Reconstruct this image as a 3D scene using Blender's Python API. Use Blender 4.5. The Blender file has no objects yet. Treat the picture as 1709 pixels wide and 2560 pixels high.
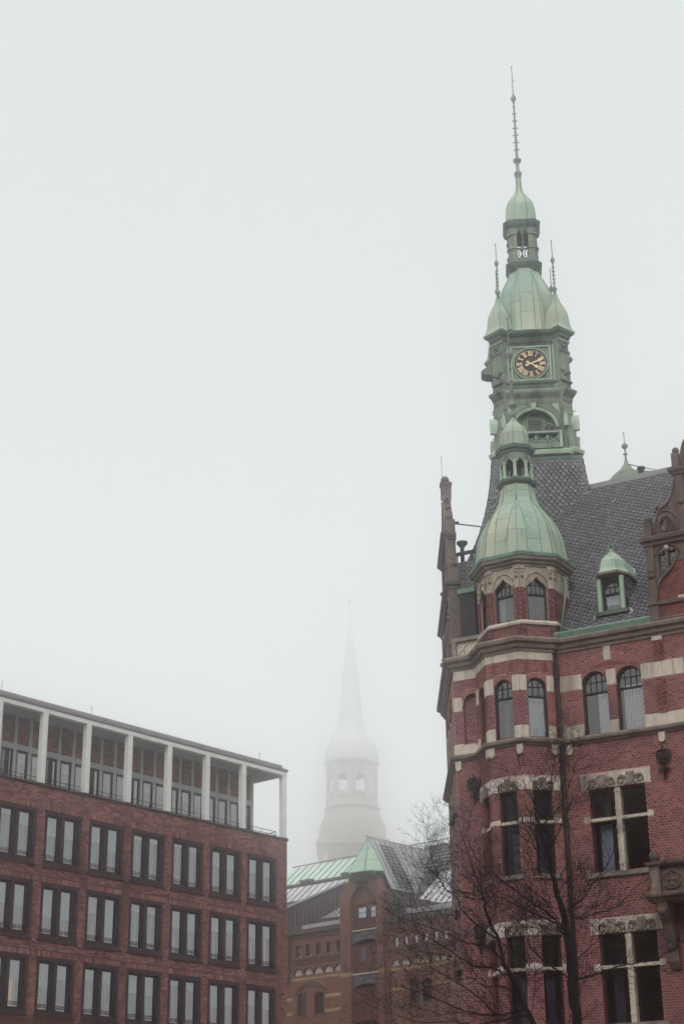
import bpy, bmesh, math, random
import numpy as np
from mathutils import Matrix, Vector
R = math.radians
sc = bpy.context.scene
COL = sc.collection
random.seed(7)
rng = np.random.default_rng(7)

# ------------------------------------------------------------------ camera, sky, sun, exposure
pitch, roll = R(22.89), R(-0.70)
fw = Vector((0, math.cos(pitch), math.sin(pitch)))
up0 = Vector((0, -math.sin(pitch), math.cos(pitch)))
ri0 = Vector((1, 0, 0))
ri = math.cos(roll) * ri0 + math.sin(roll) * up0
up = -math.sin(roll) * ri0 + math.cos(roll) * up0
cd = bpy.data.cameras.new('camera')
cam = bpy.data.objects.new('camera', cd)
COL.objects.link(cam)
cam.matrix_world = Matrix(((ri.x, up.x, -fw.x, 0), (ri.y, up.y, -fw.y, 0), (ri.z, up.z, -fw.z, 1.65), (0, 0, 0, 1)))
cd.sensor_fit = 'VERTICAL'
cd.sensor_height = 36
cd.lens = 59.43
cd.clip_end = 4000
sc.camera = cam

SUN_EL, SUN_AZ = 38, 188          # degrees; azimuth clockwise from +Y
world = bpy.data.worlds.new('World')
sc.world = world
world.use_nodes = True
wn, wl = world.node_tree.nodes, world.node_tree.links
wn.clear()
sky = wn.new('ShaderNodeTexSky')
sky.sky_type = 'NISHITA'
sky.sun_disc = False
sky.sun_elevation = R(SUN_EL)
sky.sun_rotation = R(SUN_AZ)
sky.dust_density = 2
sky.air_density = 1.0
bg1 = wn.new('ShaderNodeBackground')
wl.new(sky.outputs[0], bg1.inputs[0])
bg1.inputs[1].default_value = 0.05
geo = wn.new('ShaderNodeTexCoord')
sep = wn.new('ShaderNodeSeparateXYZ')
wl.new(geo.outputs['Generated'], sep.inputs[0])
rmp = wn.new('ShaderNodeValToRGB')          # overcast deck: a little brighter towards the zenith
rmp.color_ramp.interpolation = 'EASE'
rmp.color_ramp.elements[0].position = 0.0
rmp.color_ramp.elements[0].color = (0.484, 0.500, 0.495, 1)
rmp.color_ramp.elements[1].position = 1.0
rmp.color_ramp.elements[1].color = (0.76, 0.79, 0.785, 1)
e_ = rmp.color_ramp.elements.new(.66)
e_.color = (0.418, 0.442, 0.438, 1)
wl.new(sep.outputs[2], rmp.inputs[0])
bg2 = wn.new('ShaderNodeBackground')
wl.new(rmp.outputs[0], bg2.inputs[0])
bg2.inputs[1].default_value = 1.9
mix = wn.new('ShaderNodeMixShader')
mix.inputs[0].default_value = 0.95
wo = wn.new('ShaderNodeOutputWorld')
wl.new(bg1.outputs[0], mix.inputs[1])
wl.new(bg2.outputs[0], mix.inputs[2])
wl.new(mix.outputs[0], wo.inputs[0])

sl = bpy.data.lights.new('sun', 'SUN')
sl.energy = 1.5
sl.angle = R(40)
sl.color = (1.0, 0.97, 0.93)
so = bpy.data.objects.new('sun', sl)
COL.objects.link(so)
sd = Vector((math.sin(R(SUN_AZ)) * math.cos(R(SUN_EL)), math.cos(R(SUN_AZ)) * math.cos(R(SUN_EL)), math.sin(R(SUN_EL))))
so.rotation_euler = sd.to_track_quat('Z', 'Y').to_euler()
so.location = (0, -20, 60)

sc.view_settings.view_transform = 'Standard'
sc.view_settings.look = 'None'
sc.view_settings.exposure = 0.0
sc.view_settings.gamma = 1.0
sc.view_settings.use_curve_mapping = False
sc.render.engine = 'CYCLES'
sc.cycles.use_denoising = True
sc.cycles.max_bounces = 12
sc.cycles.diffuse_bounces = 3
sc.cycles.glossy_bounces = 3
sc.cycles.transparent_max_bounces = 12
sc.cycles.volume_bounces = 8
sc.cycles.caustics_reflective = False

# ------------------------------------------------------------------ materials
MATS = {}
def ramp_mix(nt, fac, c0, c1):
    m = nt.nodes.new('ShaderNodeMix')
    m.data_type = 'RGBA'
    nt.links.new(fac, m.inputs['Factor'])
    for s, c in ((m.inputs['A'], c0), (m.inputs['B'], c1)):
        if isinstance(c, tuple): s.default_value = (*c, 1)
        else: nt.links.new(c, s)
    return m.outputs['Result']
def maprange(nt, v, a, b, c=0.0, d=1.0):
    m = nt.nodes.new('ShaderNodeMapRange')
    nt.links.new(v, m.inputs[0])
    for i, x in enumerate((a, b, c, d)): m.inputs[i + 1].default_value = x
    return m.outputs[0]
def noise(nt, scale, detail=4, stretch=None, rough=.55, loc=(0, 0, 0)):
    tc = nt.nodes.new('ShaderNodeTexCoord')
    mp = nt.nodes.new('ShaderNodeMapping')
    nt.links.new(tc.outputs['Object'], mp.inputs[0])
    mp.inputs['Location'].default_value = loc
    if stretch: mp.inputs['Scale'].default_value = stretch
    n = nt.nodes.new('ShaderNodeTexNoise')
    n.inputs['Scale'].default_value = scale
    n.inputs['Detail'].default_value = detail
    n.inputs['Roughness'].default_value = rough
    nt.links.new(mp.outputs[0], n.inputs['Vector'])
    return n.outputs['Fac']
def mat(name, c0, c1=None, rough=.8, scale=3.0, stain=None, stain_scale=1.0, stain_lo=.5, stain_hi=.7, streak=(1, 1, .15), tone=None, bump=.0, spec=.3, metal=0.0, obj_rand=0.0, runoff=None, run_lo=.56, run_hi=.72):
    """c0-c1 fine noise, stain = a second weathering colour in vertical streaks, tone = None | 'attr' | 'object' per-piece colour"""
    if name in MATS: return MATS[name]
    m = bpy.data.materials.new(name)
    m.use_nodes = True
    nt = m.node_tree
    b = nt.nodes['Principled BSDF']
    b.inputs['Roughness'].default_value = rough
    b.inputs['Specular IOR Level'].default_value = spec
    b.inputs['Metallic'].default_value = metal
    c1 = c1 or c0
    if tone == 'attr':
        a = nt.nodes.new('ShaderNodeAttribute'); a.attribute_name = 'tone'; f = a.outputs['Fac']
    elif tone == 'object':
        a = nt.nodes.new('ShaderNodeObjectInfo'); f = a.outputs['Random']
    else:
        f = maprange(nt, noise(nt, scale), .3, .7)
    col = ramp_mix(nt, f, c0, c1)
    if tone:
        dk = maprange(nt, noise(nt, 1.3, 5), .3, .75, .0, .45)
        col = ramp_mix(nt, dk, col, tuple(x * .55 for x in c0))
    if stain:
        col = ramp_mix(nt, maprange(nt, noise(nt, stain_scale, 6, streak, .65, (3, 7, 1)), stain_lo, stain_hi), col, stain)
    if runoff:
        col = ramp_mix(nt, maprange(nt, noise(nt, 2.2, 6, (2.2, 2.2, .16), .7, (9, 2, 5)), run_lo, run_hi), col, runoff)
    if obj_rand:
        a = nt.nodes.new('ShaderNodeObjectInfo')
        mm = nt.nodes.new('ShaderNodeMix'); mm.data_type = 'RGBA'; mm.blend_type = 'MULTIPLY'
        mm.inputs['Factor'].default_value = 1
        nt.links.new(col, mm.inputs['A'])
        g = maprange(nt, a.outputs['Random'], 0, 1, 1 - obj_rand, 1 + obj_rand)
        cc = nt.nodes.new('ShaderNodeCombineColor')
        for i in range(3): nt.links.new(g, cc.inputs[i])
        nt.links.new(cc.outputs[0], mm.inputs['B'])
        col = mm.outputs['Result']
    nt.links.new(col, b.inputs['Base Color'])
    if bump:
        bp = nt.nodes.new('ShaderNodeBump')
        bp.inputs['Strength'].default_value = bump
        bp.inputs['Distance'].default_value = .02
        nt.links.new(noise(nt, scale * 4, 5), bp.inputs['Height'])
        nt.links.new(bp.outputs[0], b.inputs['Normal'])
    MATS[name] = m
    return m
def brick_tex_mat(name, c0, c1, mortar, bw, bh, axis='xz', ms=.012, dark=.5):
    m = bpy.data.materials.new(name)
    m.use_nodes = True
    nt = m.node_tree
    b = nt.nodes['Principled BSDF']
    b.inputs['Roughness'].default_value = .85
    tc = nt.nodes.new('ShaderNodeTexCoord')
    s = nt.nodes.new('ShaderNodeSeparateXYZ')
    nt.links.new(tc.outputs['Object'], s.inputs[0])
    cmb = nt.nodes.new('ShaderNodeCombineXYZ')
    nt.links.new(s.outputs[0 if axis[0] == 'x' else 1], cmb.inputs[0])
    nt.links.new(s.outputs[2], cmb.inputs[1])
    t = nt.nodes.new('ShaderNodeTexBrick')
    nt.links.new(cmb.outputs[0], t.inputs['Vector'])
    t.inputs['Color1'].default_value = (*c0, 1); t.inputs['Color2'].default_value = (*c1, 1); t.inputs['Mortar'].default_value = (*mortar, 1)
    t.inputs['Scale'].default_value = 1
    t.inputs['Brick Width'].default_value = bw; t.inputs['Row Height'].default_value = bh; t.inputs['Mortar Size'].default_value = ms
    col = ramp_mix(nt, maprange(nt, noise(nt, .9, 6), .35, .75, 0, dark), t.outputs['Color'], tuple(x * .4 for x in c0))
    nt.links.new(col, b.inputs['Base Color'])
    bp = nt.nodes.new('ShaderNodeBump'); bp.inputs['Strength'].default_value = .4; bp.inputs['Distance'].default_value = .01; bp.invert = True
    nt.links.new(t.outputs['Fac'], bp.inputs['Height']); nt.links.new(bp.outputs[0], b.inputs['Normal'])
    return m
def glass_mat(name, refl, tint, wav=.15, blend=.35):
    m = bpy.data.materials.new(name)
    m.use_nodes = True
    nt = m.node_tree
    nt.nodes.remove(nt.nodes['Principled BSDF'])
    g = nt.nodes.new('ShaderNodeBsdfGlossy'); g.inputs['Roughness'].default_value = .03
    t = nt.nodes.new('ShaderNodeBsdfTransparent'); t.inputs[0].default_value = (*tint, 1)
    lw = nt.nodes.new('ShaderNodeLayerWeight'); lw.inputs[0].default_value = blend
    f = maprange(nt, lw.outputs['Fresnel'], 0, 1, refl, 1)
    bp = nt.nodes.new('ShaderNodeBump'); bp.inputs['Strength'].default_value = wav; bp.inputs['Distance'].default_value = .03
    nt.links.new(noise(nt, 1.5, 1), bp.inputs['Height'])
    nt.links.new(bp.outputs[0], g.inputs['Normal'])
    mx = nt.nodes.new('ShaderNodeMixShader')
    nt.links.new(f, mx.inputs[0]); nt.links.new(t.outputs[0], mx.inputs[1]); nt.links.new(g.outputs[0], mx.inputs[2])
    nt.links.new(mx.outputs[0], nt.nodes['Material Output'].inputs[0])
    return m
BR0, BR1 = (.115, .041, .044), (.36, .13, .108)
m_brick = mat('red brick', BR0, BR1, .85, tone='attr', bump=.3, stain=(.075, .028, .034), stain_scale=.8, stain_lo=.5, stain_hi=.8, streak=(1, 1, .6), runoff=(.17, .07, .065), run_lo=.6, run_hi=.8)
m_brick1 = mat('red brick single', BR0, BR1, .85, tone='object', bump=.3)
m_mortar = mat('pink lime mortar', (.50, .295, .305), (.40, .22, .23), .95, 2.0)
m_brickplain = mat('brick reveal', (.17, .045, .042), (.22, .065, .055), .85, 14, bump=.4)
m_brickside = brick_tex_mat('brick side wall', BR0, BR1, (.33, .18, .17), .12, .077, 'yz')
m_stone = mat('pale sandstone', (.66, .585, .50), (.53, .465, .39), .85, 5, stain=(.2, .165, .14), stain_scale=1.1, stain_lo=.5, stain_hi=.75, bump=.25, runoff=(.22, .18, .155), run_lo=.55, run_hi=.75)
m_stonet = mat('turret sandstone', (.50, .425, .345), (.38, .32, .26), .85, 5, stain=(.2, .16, .135), stain_scale=1.3, stain_lo=.48, stain_hi=.72, bump=.3, runoff=(.17, .135, .115), run_lo=.54, run_hi=.72)
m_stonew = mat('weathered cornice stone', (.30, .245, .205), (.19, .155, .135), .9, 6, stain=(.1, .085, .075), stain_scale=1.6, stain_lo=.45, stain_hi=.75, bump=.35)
m_stoned = mat('dark gable stone', (.17, .125, .11), (.085, .062, .06), .9, 4, stain=(.34, .24, .14), stain_scale=1.0, stain_lo=.58, stain_hi=.72, bump=.35)
m_copper = mat('green copper', (.33, .44, .345), (.40, .49, .385), .6, 2.2, stain=(.17, .19, .16), stain_scale=1.6, stain_lo=.5, stain_hi=.8, obj_rand=.08)
m_copperp = mat('copper panel', (.27, .385, .305), (.36, .455, .36), .55, 1.6, stain=(.46, .45, .345), stain_scale=.7, stain_lo=.42, stain_hi=.68, obj_rand=.07, runoff=(.13, .2, .165), run_lo=.57, run_hi=.74)
m_copperg = mat('green copper gutter', (.13, .22, .175), (.20, .31, .245), .65, 3, stain=(.05, .07, .06), stain_scale=2, stain_lo=.52, stain_hi=.7)
m_copperd = mat('grimy tower copper', (.17, .215, .165), (.27, .325, .25), .7, 2.0, stain=(.09, .07, .066), stain_scale=1.5, stain_lo=.47, stain_hi=.72, runoff=(.05, .06, .055), run_lo=.54, run_hi=.7)
m_coppern = mat('dark copper moulding', (.085, .125, .105), (.14, .20, .16), .7, 3, stain=(.04, .04, .04), stain_scale=1.5, stain_lo=.5, stain_hi=.7)
m_slate = mat('slate', (.098, .095, .108), (.195, .19, .203), .6, tone='attr', spec=.4)
m_slate1 = mat('slate single', (.098, .095, .108), (.195, .19, .203), .6, tone='object', spec=.4)
m_under = mat('roof underlay', (.018, .016, .02), rough=.95)
m_iron = mat('black iron', (.007, .005, .007), (.012, .009, .011), .6, 8)
m_frame = mat('dark painted window frame', (.008, .006, .011), (.013, .011, .016), .5, 6)
m_dark = mat('dark interior', (.006, .005, .008), rough=.95)
m_glass = glass_mat('old window glass', .13, (.9, .92, .94))
m_glassd = glass_mat('dim window glass', .0, (.5, .52, .58), .15, .24)
m_glasso = glass_mat('office glass', .3, (.86, .96, .99), .04)
m_curtain = mat('white curtain', (.84, .87, .9), (.74, .78, .82), .9, 3)
m_curtaind = mat('grey curtain', (.2, .21, .26), (.15, .16, .2), .9, 3)
m_gold = mat('gold leaf', (.95, .76, .48), (.9, .68, .4), .45, 10)
m_clock = mat('dark clock dial', (.02, .018, .028), rough=.6)
m_pipe = mat('dark downpipe', (.014, .012, .015), (.024, .02, .023), .6, 6)
m_lead = mat('lead flashing', (.5, .5, .52), (.35, .35, .38), .5, 6)

# ------------------------------------------------------------------ mesh tools
def tag(o, label=None, cat=None, kind=None, group=None):
    if label: o['label'] = label
    if cat: o['category'] = cat
    if kind: o['kind'] = kind
    if group: o['group'] = group
    return o
def root(name, loc, rz, label, cat):
    o = bpy.data.objects.new(name, None)
    COL.objects.link(o)
    o.location = loc
    o.rotation_euler = (0, 0, rz)
    o.empty_display_size = .5
    return tag(o, label, cat)
def put(name, me, parent=None, mtx=None):
    o = bpy.data.objects.new(name, me)
    COL.objects.link(o)
    if parent: o.parent = parent
    if mtx is not None: o.matrix_local = mtx
    return o
class Fr:
    """2-D frame inside a building: x along a face, y inwards"""
    def __init__(s, ox=0, oy=0, deg=0): s.o = (ox, oy); s.a = R(deg); s.c, s.s = math.cos(s.a), math.sin(s.a)
    def __call__(s, x, y, z): return (s.o[0] + s.c * x - s.s * y, s.o[1] + s.s * x + s.c * y, z)
    def arr(s, P):
        Q = P.copy(); Q[..., 0] = s.o[0] + s.c * P[..., 0] - s.s * P[..., 1]; Q[..., 1] = s.o[1] + s.s * P[..., 0] + s.c * P[..., 1]; return Q
    def mtx(s, x, y, z): return Matrix.Translation(s(x, y, z)) @ Matrix.Rotation(s.a, 4, 'Z')
I = Fr()
class MB:
    def __init__(s, fr=I): s.v = []; s.f = []; s.fr = fr; s.sm = []
    def add(s, pts, faces, smooth=False):
        k = len(s.v)
        s.v += [s.fr(*p) for p in pts]
        s.f += [tuple(k + i for i in f) for f in faces]
        s.sm += [smooth] * len(faces)
        return s
    def box(s, x0, x1, y0, y1, z0, z1):
        return s.add([(x, y, z) for z in (z0, z1) for x, y in ((x0, y0), (x1, y0), (x1, y1), (x0, y1))],
                     [(3, 2, 1, 0), (4, 5, 6, 7), (0, 1, 5, 4), (1, 2, 6, 5), (2, 3, 7, 6), (3, 0, 4, 7)])
    def prism(s, xz, y0, y1):        # outline in the face plane, pushed inwards
        n = len(xz)
        return s.add([(x, y0, z) for x, z in xz] + [(x, y1, z) for x, z in xz],
                     [tuple(range(n)), tuple(range(2 * n - 1, n - 1, -1))] + [(i, i + n, (i + 1) % n + n, (i + 1) % n) for i in range(n)])
    def rings(s, rs, cap=True, closed=True, smooth=False):
        n = len(rs[0]); f = []
        for k in range(len(rs) - 1):
            for i in range(n if closed else n - 1):
                j = (i + 1) % n
                f.append((k * n + i, k * n + j, (k + 1) * n + j, (k + 1) * n + i))
        if cap:
            f.append(tuple(range(n - 1, -1, -1))); f.append(tuple(range((len(rs) - 1) * n, len(rs) * n)))
        return s.add([p for r in rs for p in r], f, smooth)
    def lathe(s, cx, cy, prof, k=8, rot=0.0, smooth=False):     # prof [(r,z)]; rot so that face normals/vertices sit as wanted
        return s.rings([[(cx + r * math.cos(rot + 2 * math.pi * i / k), cy + r * math.sin(rot + 2 * math.pi * i / k), z) for i in range(k)] for r, z in prof], smooth=smooth)
    def ball(s, x, y, z, r, k=10, m=7):
        return s.lathe(x, y, [(max(r * math.sin(math.pi * j / m), .002), z - r * math.cos(math.pi * j / m)) for j in range(m + 1)], k, smooth=True)
    def tube(s, path, rad, k=6):
        P = [Vector(p) for p in path]
        rs = rad if isinstance(rad, (list, tuple)) else [rad] * len(P)
        rings = []; ref = None
        for i, p in enumerate(P):
            d = (P[min(i + 1, len(P) - 1)] - P[max(i - 1, 0)])
            if d.length < 1e-9: d = Vector((0, 0, 1))
            d.normalize()
            if ref is None: ref = d.orthogonal().normalized()
            ref = (ref - d * ref.dot(d))
            ref = ref.normalized() if ref.length > 1e-6 else d.orthogonal().normalized()
            b = d.cross(ref)
            rings.append([tuple(p + (ref * math.cos(2 * math.pi * j / k) + b * math.sin(2 * math.pi * j / k)) * rs[i]) for j in range(k)])
        return s.rings(rings, smooth=True)
    def mesh(s, name, m):
        me = bpy.data.meshes.new(name)
        me.from_pydata(s.v, [], s.f)
        bm = bmesh.new(); bm.from_mesh(me)
        bmesh.ops.recalc_face_normals(bm, faces=bm.faces)
        bm.to_mesh(me); bm.free()
        if any(s.sm): me.polygons.foreach_set('use_smooth', s.sm)
        me.materials.append(m)
        me.update()
        return me
    def build(s, name, m, parent=None, kind=None):
        o = put(name, s.mesh(name, m), parent)
        if kind: o['kind'] = kind
        return o
def bevelled(o, w=.01):
    b = o.modifiers.new('edge', 'BEVEL'); b.width = w; b.segments = 1; b.limit_method = 'ANGLE'; return o
def quads_mesh(name, V, F, m, tone=None):
    """V (N,k,3) pieces that each use face list F"""
    N, k = V.shape[:2]
    me = bpy.data.meshes.new(name)
    faces = []
    for i in range(N):
        b = i * k
        for f in F: faces.append(tuple(b + j for j in f))
    me.from_pydata(V.reshape(-1, 3).tolist(), [], faces)
    if tone is not None:
        a = me.attributes.new('tone', 'FLOAT', 'FACE')
        a.data.foreach_set('value', np.repeat(tone, len(F)).astype(np.float32))
    me.materials.append(m)
    return me
# ---- holes in a wall: dict(u0,u1,lo(u),hi(u))
def H_rect(u0, u1, z0, z1): return dict(u0=u0, u1=u1, lo=lambda u: z0, hi=lambda u: z1, n=1)
def H_arch(uc, h, z0, zs, rise=None):
    rise = h if rise is None else rise
    return dict(u0=uc - h, u1=uc + h, lo=lambda u: z0, hi=lambda u: zs + rise * math.sqrt(max(0, 1 - ((u - uc) / h) ** 2)), n=10)
def H_keel(uc, h, z0, zs, rise):     # pointed ogee head
    def hi(u):
        t = min(1, abs(u - uc) / h)
        return zs + rise * (.5 * math.sqrt(max(0, 1 - t * t)) + .5 * (1 - t) ** 2.6)
    return dict(u0=uc - h, u1=uc + h, lo=lambda u: z0, hi=hi, n=10)
def outline(h, k=None):
    n = (k or h['n'])
    us = [h['u0'] + (h['u1'] - h['u0']) * i / n for i in range(n + 1)]
    if h['n'] > 1:
        c, hw = (h['u0'] + h['u1']) / 2, (h['u1'] - h['u0']) / 2
        us = [c - hw * math.cos(math.pi * i / n) for i in range(n + 1)]
    return [(h['u0'], h['lo'](h['u0'])), (h['u1'], h['lo'](h['u1']))] + [(u, h['hi'](u)) for u in reversed(us)]
def sheet(mb, u0, u1, z0, z1, holes, y=0.0):
    """flat wall face with its openings left out"""
    us = {u0, u1}
    for h in holes:
        c, hw = (h['u0'] + h['u1']) / 2, (h['u1'] - h['u0']) / 2
        for i in range(h['n'] + 1): us.add(c - hw * math.cos(math.pi * i / h['n']))
    us = sorted(u for u in us if u0 - 1e-9 <= u <= u1 + 1e-9)
    for a, b in zip(us, us[1:]):
        if b - a < 1e-6: continue
        m = (a + b) / 2
        hs = sorted([h for h in holes if h['u0'] - 1e-9 < m < h['u1'] + 1e-9], key=lambda h: h['lo'](m))
        la, lb = z0, z0
        for h in hs:
            if h['lo'](m) > max(la, lb) + 1e-6: mb.add([(a, y, la), (b, y, lb), (b, y, h['lo'](b)), (a, y, h['lo'](a))], [(0, 1, 2, 3)])
            la, lb = h['hi'](a), h['hi'](b)
        if z1 > max(la, lb) + 1e-6 or z1 > min(la, lb) + 1e-6: mb.add([(a, y, la), (b, y, lb), (b, y, z1), (a, y, z1)], [(0, 1, 2, 3)])
def reveals(mb, holes, d, y=0.0):
    for h in holes:
        o = outline(h); n = len(o)
        for i in range(n):
            (a, za), (b, zb) = o[i], o[(i + 1) % n]
            mb.add([(a, y, za), (b, y, zb), (b, y + d, zb), (a, y + d, za)], [(0, 1, 2, 3)])
def courses(u0, u1, z0, z1, holes, pu, pz, joint=.018, off=0.0, margin=.0):
    """brick rectangles of a running bond, cut at the openings"""
    out = []; k = 0
    n = max(1, round((z1 - z0) / pz)); ph = (z1 - z0) / n
    for k in range(n):
        zb, zt = z0 + k * ph, z0 + (k + 1) * ph - joint
        cut = []
        for h in holes:
            us = np.linspace(h['u0'], h['u1'], 2 if h['n'] == 1 else 49)
            run = None
            for u in us:                      # an arched ring may cut one course twice
                if h['lo'](u) < zt - .004 and h['hi'](u) > zb + .012: run = (run[0], u) if run else (u, u)
                elif run: cut.append(run); run = None
            if run: cut.append(run)
        cut = sorted((max(c, u0), min(d, u1)) for c, d in cut if c < u1 and d > u0)
        free = []; a = u0
        for c, d in cut:
            if c > a: free.append((a, c))
            a = max(a, d)
        if a < u1: free.append((a, u1))
        sh = (off + (k % 2) * .5) * pu
        for a, b in free:
            i = math.floor((a - sh) / pu)
            while True:
                x0, x1 = max(a, sh + i * pu), min(b, sh + (i + 1) * pu - joint)
                if sh + i * pu > b: break
                if x1 - x0 > .025: out.append((x0, x1, zb, zt))
                i += 1
    return out
BF = [(0, 1, 5, 4), (1, 2, 6, 5), (3, 0, 4, 7), (4, 5, 6, 7), (3, 2, 1, 0)]
def brick_verts(fr, rects, proud=.008, y=0.0):
    a = np.array(rects)
    n = len(a)
    p = y - proud - rng.random(n) * .004
    V = np.zeros((n, 8, 3))
    # 0..3 bottom: front-left front-right back-right back-left ; 4..7 top
    for i, (xx, yy, zz) in enumerate(((0, 0, 0), (1, 0, 0), (1, 1, 0), (0, 1, 0), (0, 0, 1), (1, 0, 1), (1, 1, 1), (0, 1, 1))):
        V[:, i, 0] = a[:, xx]; V[:, i, 1] = np.where(yy, y, p); V[:, i, 2] = a[:, 2 + zz]
    return fr.arr(V)
def voussoirs(fr, uc, zc, r0, r1, a0, a1, n, proud=.009, y=0.0, ry=1.0, gap=.34):
    out = np.zeros((n, 8, 3))
    for i in range(n):
        t0 = a0 + (a1 - a0) * (i + gap / 2) / n; t1 = a0 + (a1 - a0) * (i + 1 - gap / 2) / n
        q = [(uc + r * math.cos(t), zc + r * ry * math.sin(t)) for r, t in ((r0, t0), (r0, t1), (r1, t1), (r1, t0))]
        for j in range(4):
            out[i, j] = (q[j][0], y - proud, q[j][1]); out[i, j + 4] = (q[j][0], y + .01, q[j][1])
    return fr.arr(out)
VF = [(0, 1, 2, 3), (0, 4, 5, 1), (1, 5, 6, 2), (2, 6, 7, 3), (3, 7, 4, 0)]
class Brickwork:
    """collects every brick of one building; the largest in view become objects, the rest one joined part"""
    def __init__(s): s.b = []; s.v = []
    def wall(s, fr, rects, proud=.008, y=0.0):
        if rects: s.b.append(brick_verts(fr, rects, proud, y))
    def arch(s, V): s.v.append(V)
    def build(s, parent, single_key, n_single=300):
        B = np.concatenate(s.b)
        if n_single:
            key = single_key(B.mean(1))
            idx = np.argsort(key)[:n_single]
            msk = np.ones(len(B), bool); msk[idx] = False
            cache = {}
            for i in idx:
                v = B[i]; c = v[0]
                ex = v[1] - v[0]; L = round(float(np.hypot(ex[0], ex[1])), 2); hz = round(float(v[4, 2] - v[0, 2]), 3)
                if (L, hz) not in cache:
                    mb = MB(); mb.box(0, L, 0, .012, 0, hz); cache[(L, hz)] = mb.mesh('brick', m_brick1)
                put('brick', cache[(L, hz)], parent, Matrix.Translation(Vector(c)) @ Matrix.Rotation(math.atan2(ex[1], ex[0]), 4, 'Z'))
            B = B[msk]
        me = quads_mesh('brickwork', B, BF, m_brick, rng.random(len(B)))
        o = put('brickwork', me, parent); o['kind'] = 'stuff'
        if s.v:
            Vv = np.concatenate(s.v)
            o = put('voussoir_ring', quads_mesh('voussoir_ring', Vv, VF, m_brick, .35 + .65 * rng.random(len(Vv))), parent); o['kind'] = 'stuff'
# ---- slates / scales on any surface given by f(s,t)->(x,y,z) and normal n(s,t)
def slates(f, nrm, smin, smax, tmin, tmax, pu, pt, ang, ok, jitter=.0, lift=.03, scale=False):
    ca, sa = math.cos(ang), math.sin(ang)
    shape = [(-.5, 1.25), (.5, 1.25), (.5, .30), (.42, .1), (.25, -.02), (0, -.06), (-.3, -.03), (-.5, .05)]
    if scale: shape = [(-.5, 1.25), (.5, 1.25), (.5, .55), (.42, .28), (.24, .06), (0, -.06), (-.24, .06), (-.44, .3)]
    L = max(smax - smin, tmax - tmin) * 1.5
    nu, nt_ = int(L / pu), int(L / pt)
    P = []
    for j in range(-nt_, nt_ + 1):
        for i in range(-nu, nu + 1):
            a, b = (i + .5 * (j % 2)) * pu, j * pt
            s0 = (smin + smax) / 2 + ca * a - sa * b; t0 = (tmin + tmax) / 2 + sa * a + ca * b
            if not (smin <= s0 <= smax and tmin <= t0 <= tmax) or not ok(s0, t0): continue
            js, jt, jr = random.uniform(-jitter, jitter), random.uniform(-jitter, jitter), random.uniform(-.03, .03)
            pts = []
            N = nrm(s0, t0)
            for (x, y) in shape:
                aa, bb = x * (pu - .036), y * pt
                aa, bb = aa - jr * bb + js, bb + jr * aa + jt
                ss, tt = s0 + ca * aa - sa * bb, t0 + sa * aa + ca * bb
                h = lift * (1 - (y + .06) / 1.31) + .004
                p = f(ss, tt)
                pts.append([p[k] + N[k] * h for k in range(3)])
            for k in range(2, 8):
                pts.append([pts[k][q] - N[q] * .022 for q in range(3)])
            P.append(pts)
    return np.array(P) if P else np.zeros((0, 14, 3))
SF = [(0, 7, 6, 5, 4, 3, 2, 1)] + [(2 + k, 3 + k, 9 + k, 8 + k) for k in range(5)]
# ------------------------------------------------------------------ ground and the street behind the viewer
def plane_obj(name, x0, x1, y0, y1, z, m, kind='structure'):
    mb = MB(); mb.add([(x0, y0, z), (x1, y0, z), (x1, y1, z), (x0, y1, z)], [(0, 1, 2, 3)])
    o = mb.build(name, m); o['kind'] = kind; return o
m_asph = mat('asphalt', (.045, .044, .046), (.06, .058, .06), .9, 30)
plane_obj('ground', -900, 900, -200, 1500, -.02, mat('city ground', (.06, .057, .055), (.08, .075, .07), .9, .4))
plane_obj('road', -60, 60, -12, 34, -.012, m_asph)
mb = MB(); mb.box(-60, 60, 34, 40, -.3, .12); mb.build('pavement', mat('paving', (.16, .15, .14), (.2, .19, .18), .9, 6))['kind'] = 'structure'
mb = MB(); mb.box(64, 78, 45, 160, 0, 18.5); mb.build('terrace_backdrop', brick_tex_mat('east street brick', BR0, BR1, (.25, .16, .15), .24, .08, 'yz'))['kind'] = 'structure'
mb = MB(); mb.box(-90, 90, -20, -7, 0, 33)
mb.build('terrace_backdrop', brick_tex_mat('street brick', BR0, BR1, (.25, .16, .15), .24, .08, 'xz'))['kind'] = 'structure'

# ------------------------------------------------------------------ windows
def glaze(parent, fr, o, y, mg):
    mb = MB(fr); mb.add([(u, y, z) for u, z in o], [tuple(range(len(o)))]); return mb.build('pane', mg, parent)
def curtain(parent, fr, u0, u1, z0, z1, y, m, folds=6, name='curtain'):
    mb = MB(fr); n = folds * 4; pts = []
    for z in (z0, z1):
        for i in range(n + 1): pts.append((u0 + (u1 - u0) * i / n, y + .025 * math.sin(i * math.pi / 2 + random.random()), z))
    mb.add(pts, [(i, i + 1, n + 2 + i, n + 1 + i) for i in range(n)], True)
    return mb.build(name, m, parent)
def inset(o, d, c=None):
    cx = sum(p[0] for p in o) / len(o); zs = [p[1] for p in o]; cz = (min(zs) + max(zs)) / 2
    wx = max(p[0] for p in o) - cx; wz = max(zs) - cz
    return [(cx + (u - cx) * (1 - d / wx), cz + (z - cz) * (1 - d / wz)) for u, z in o]
def ring_frame(mb, o, w, y0, y1):
    i = inset(o, w); n = len(o)
    for a, ya, b, yb in ((o, y0, i, y0), (i, y0, i, y1), (o, y0, o, y1)):
        mb.add([(u, ya, z) for u, z in a] + [(u, yb, z) for u, z in b], [(k, (k + 1) % n, n + (k + 1) % n, n + k) for k in range(n)])
    return i
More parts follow.
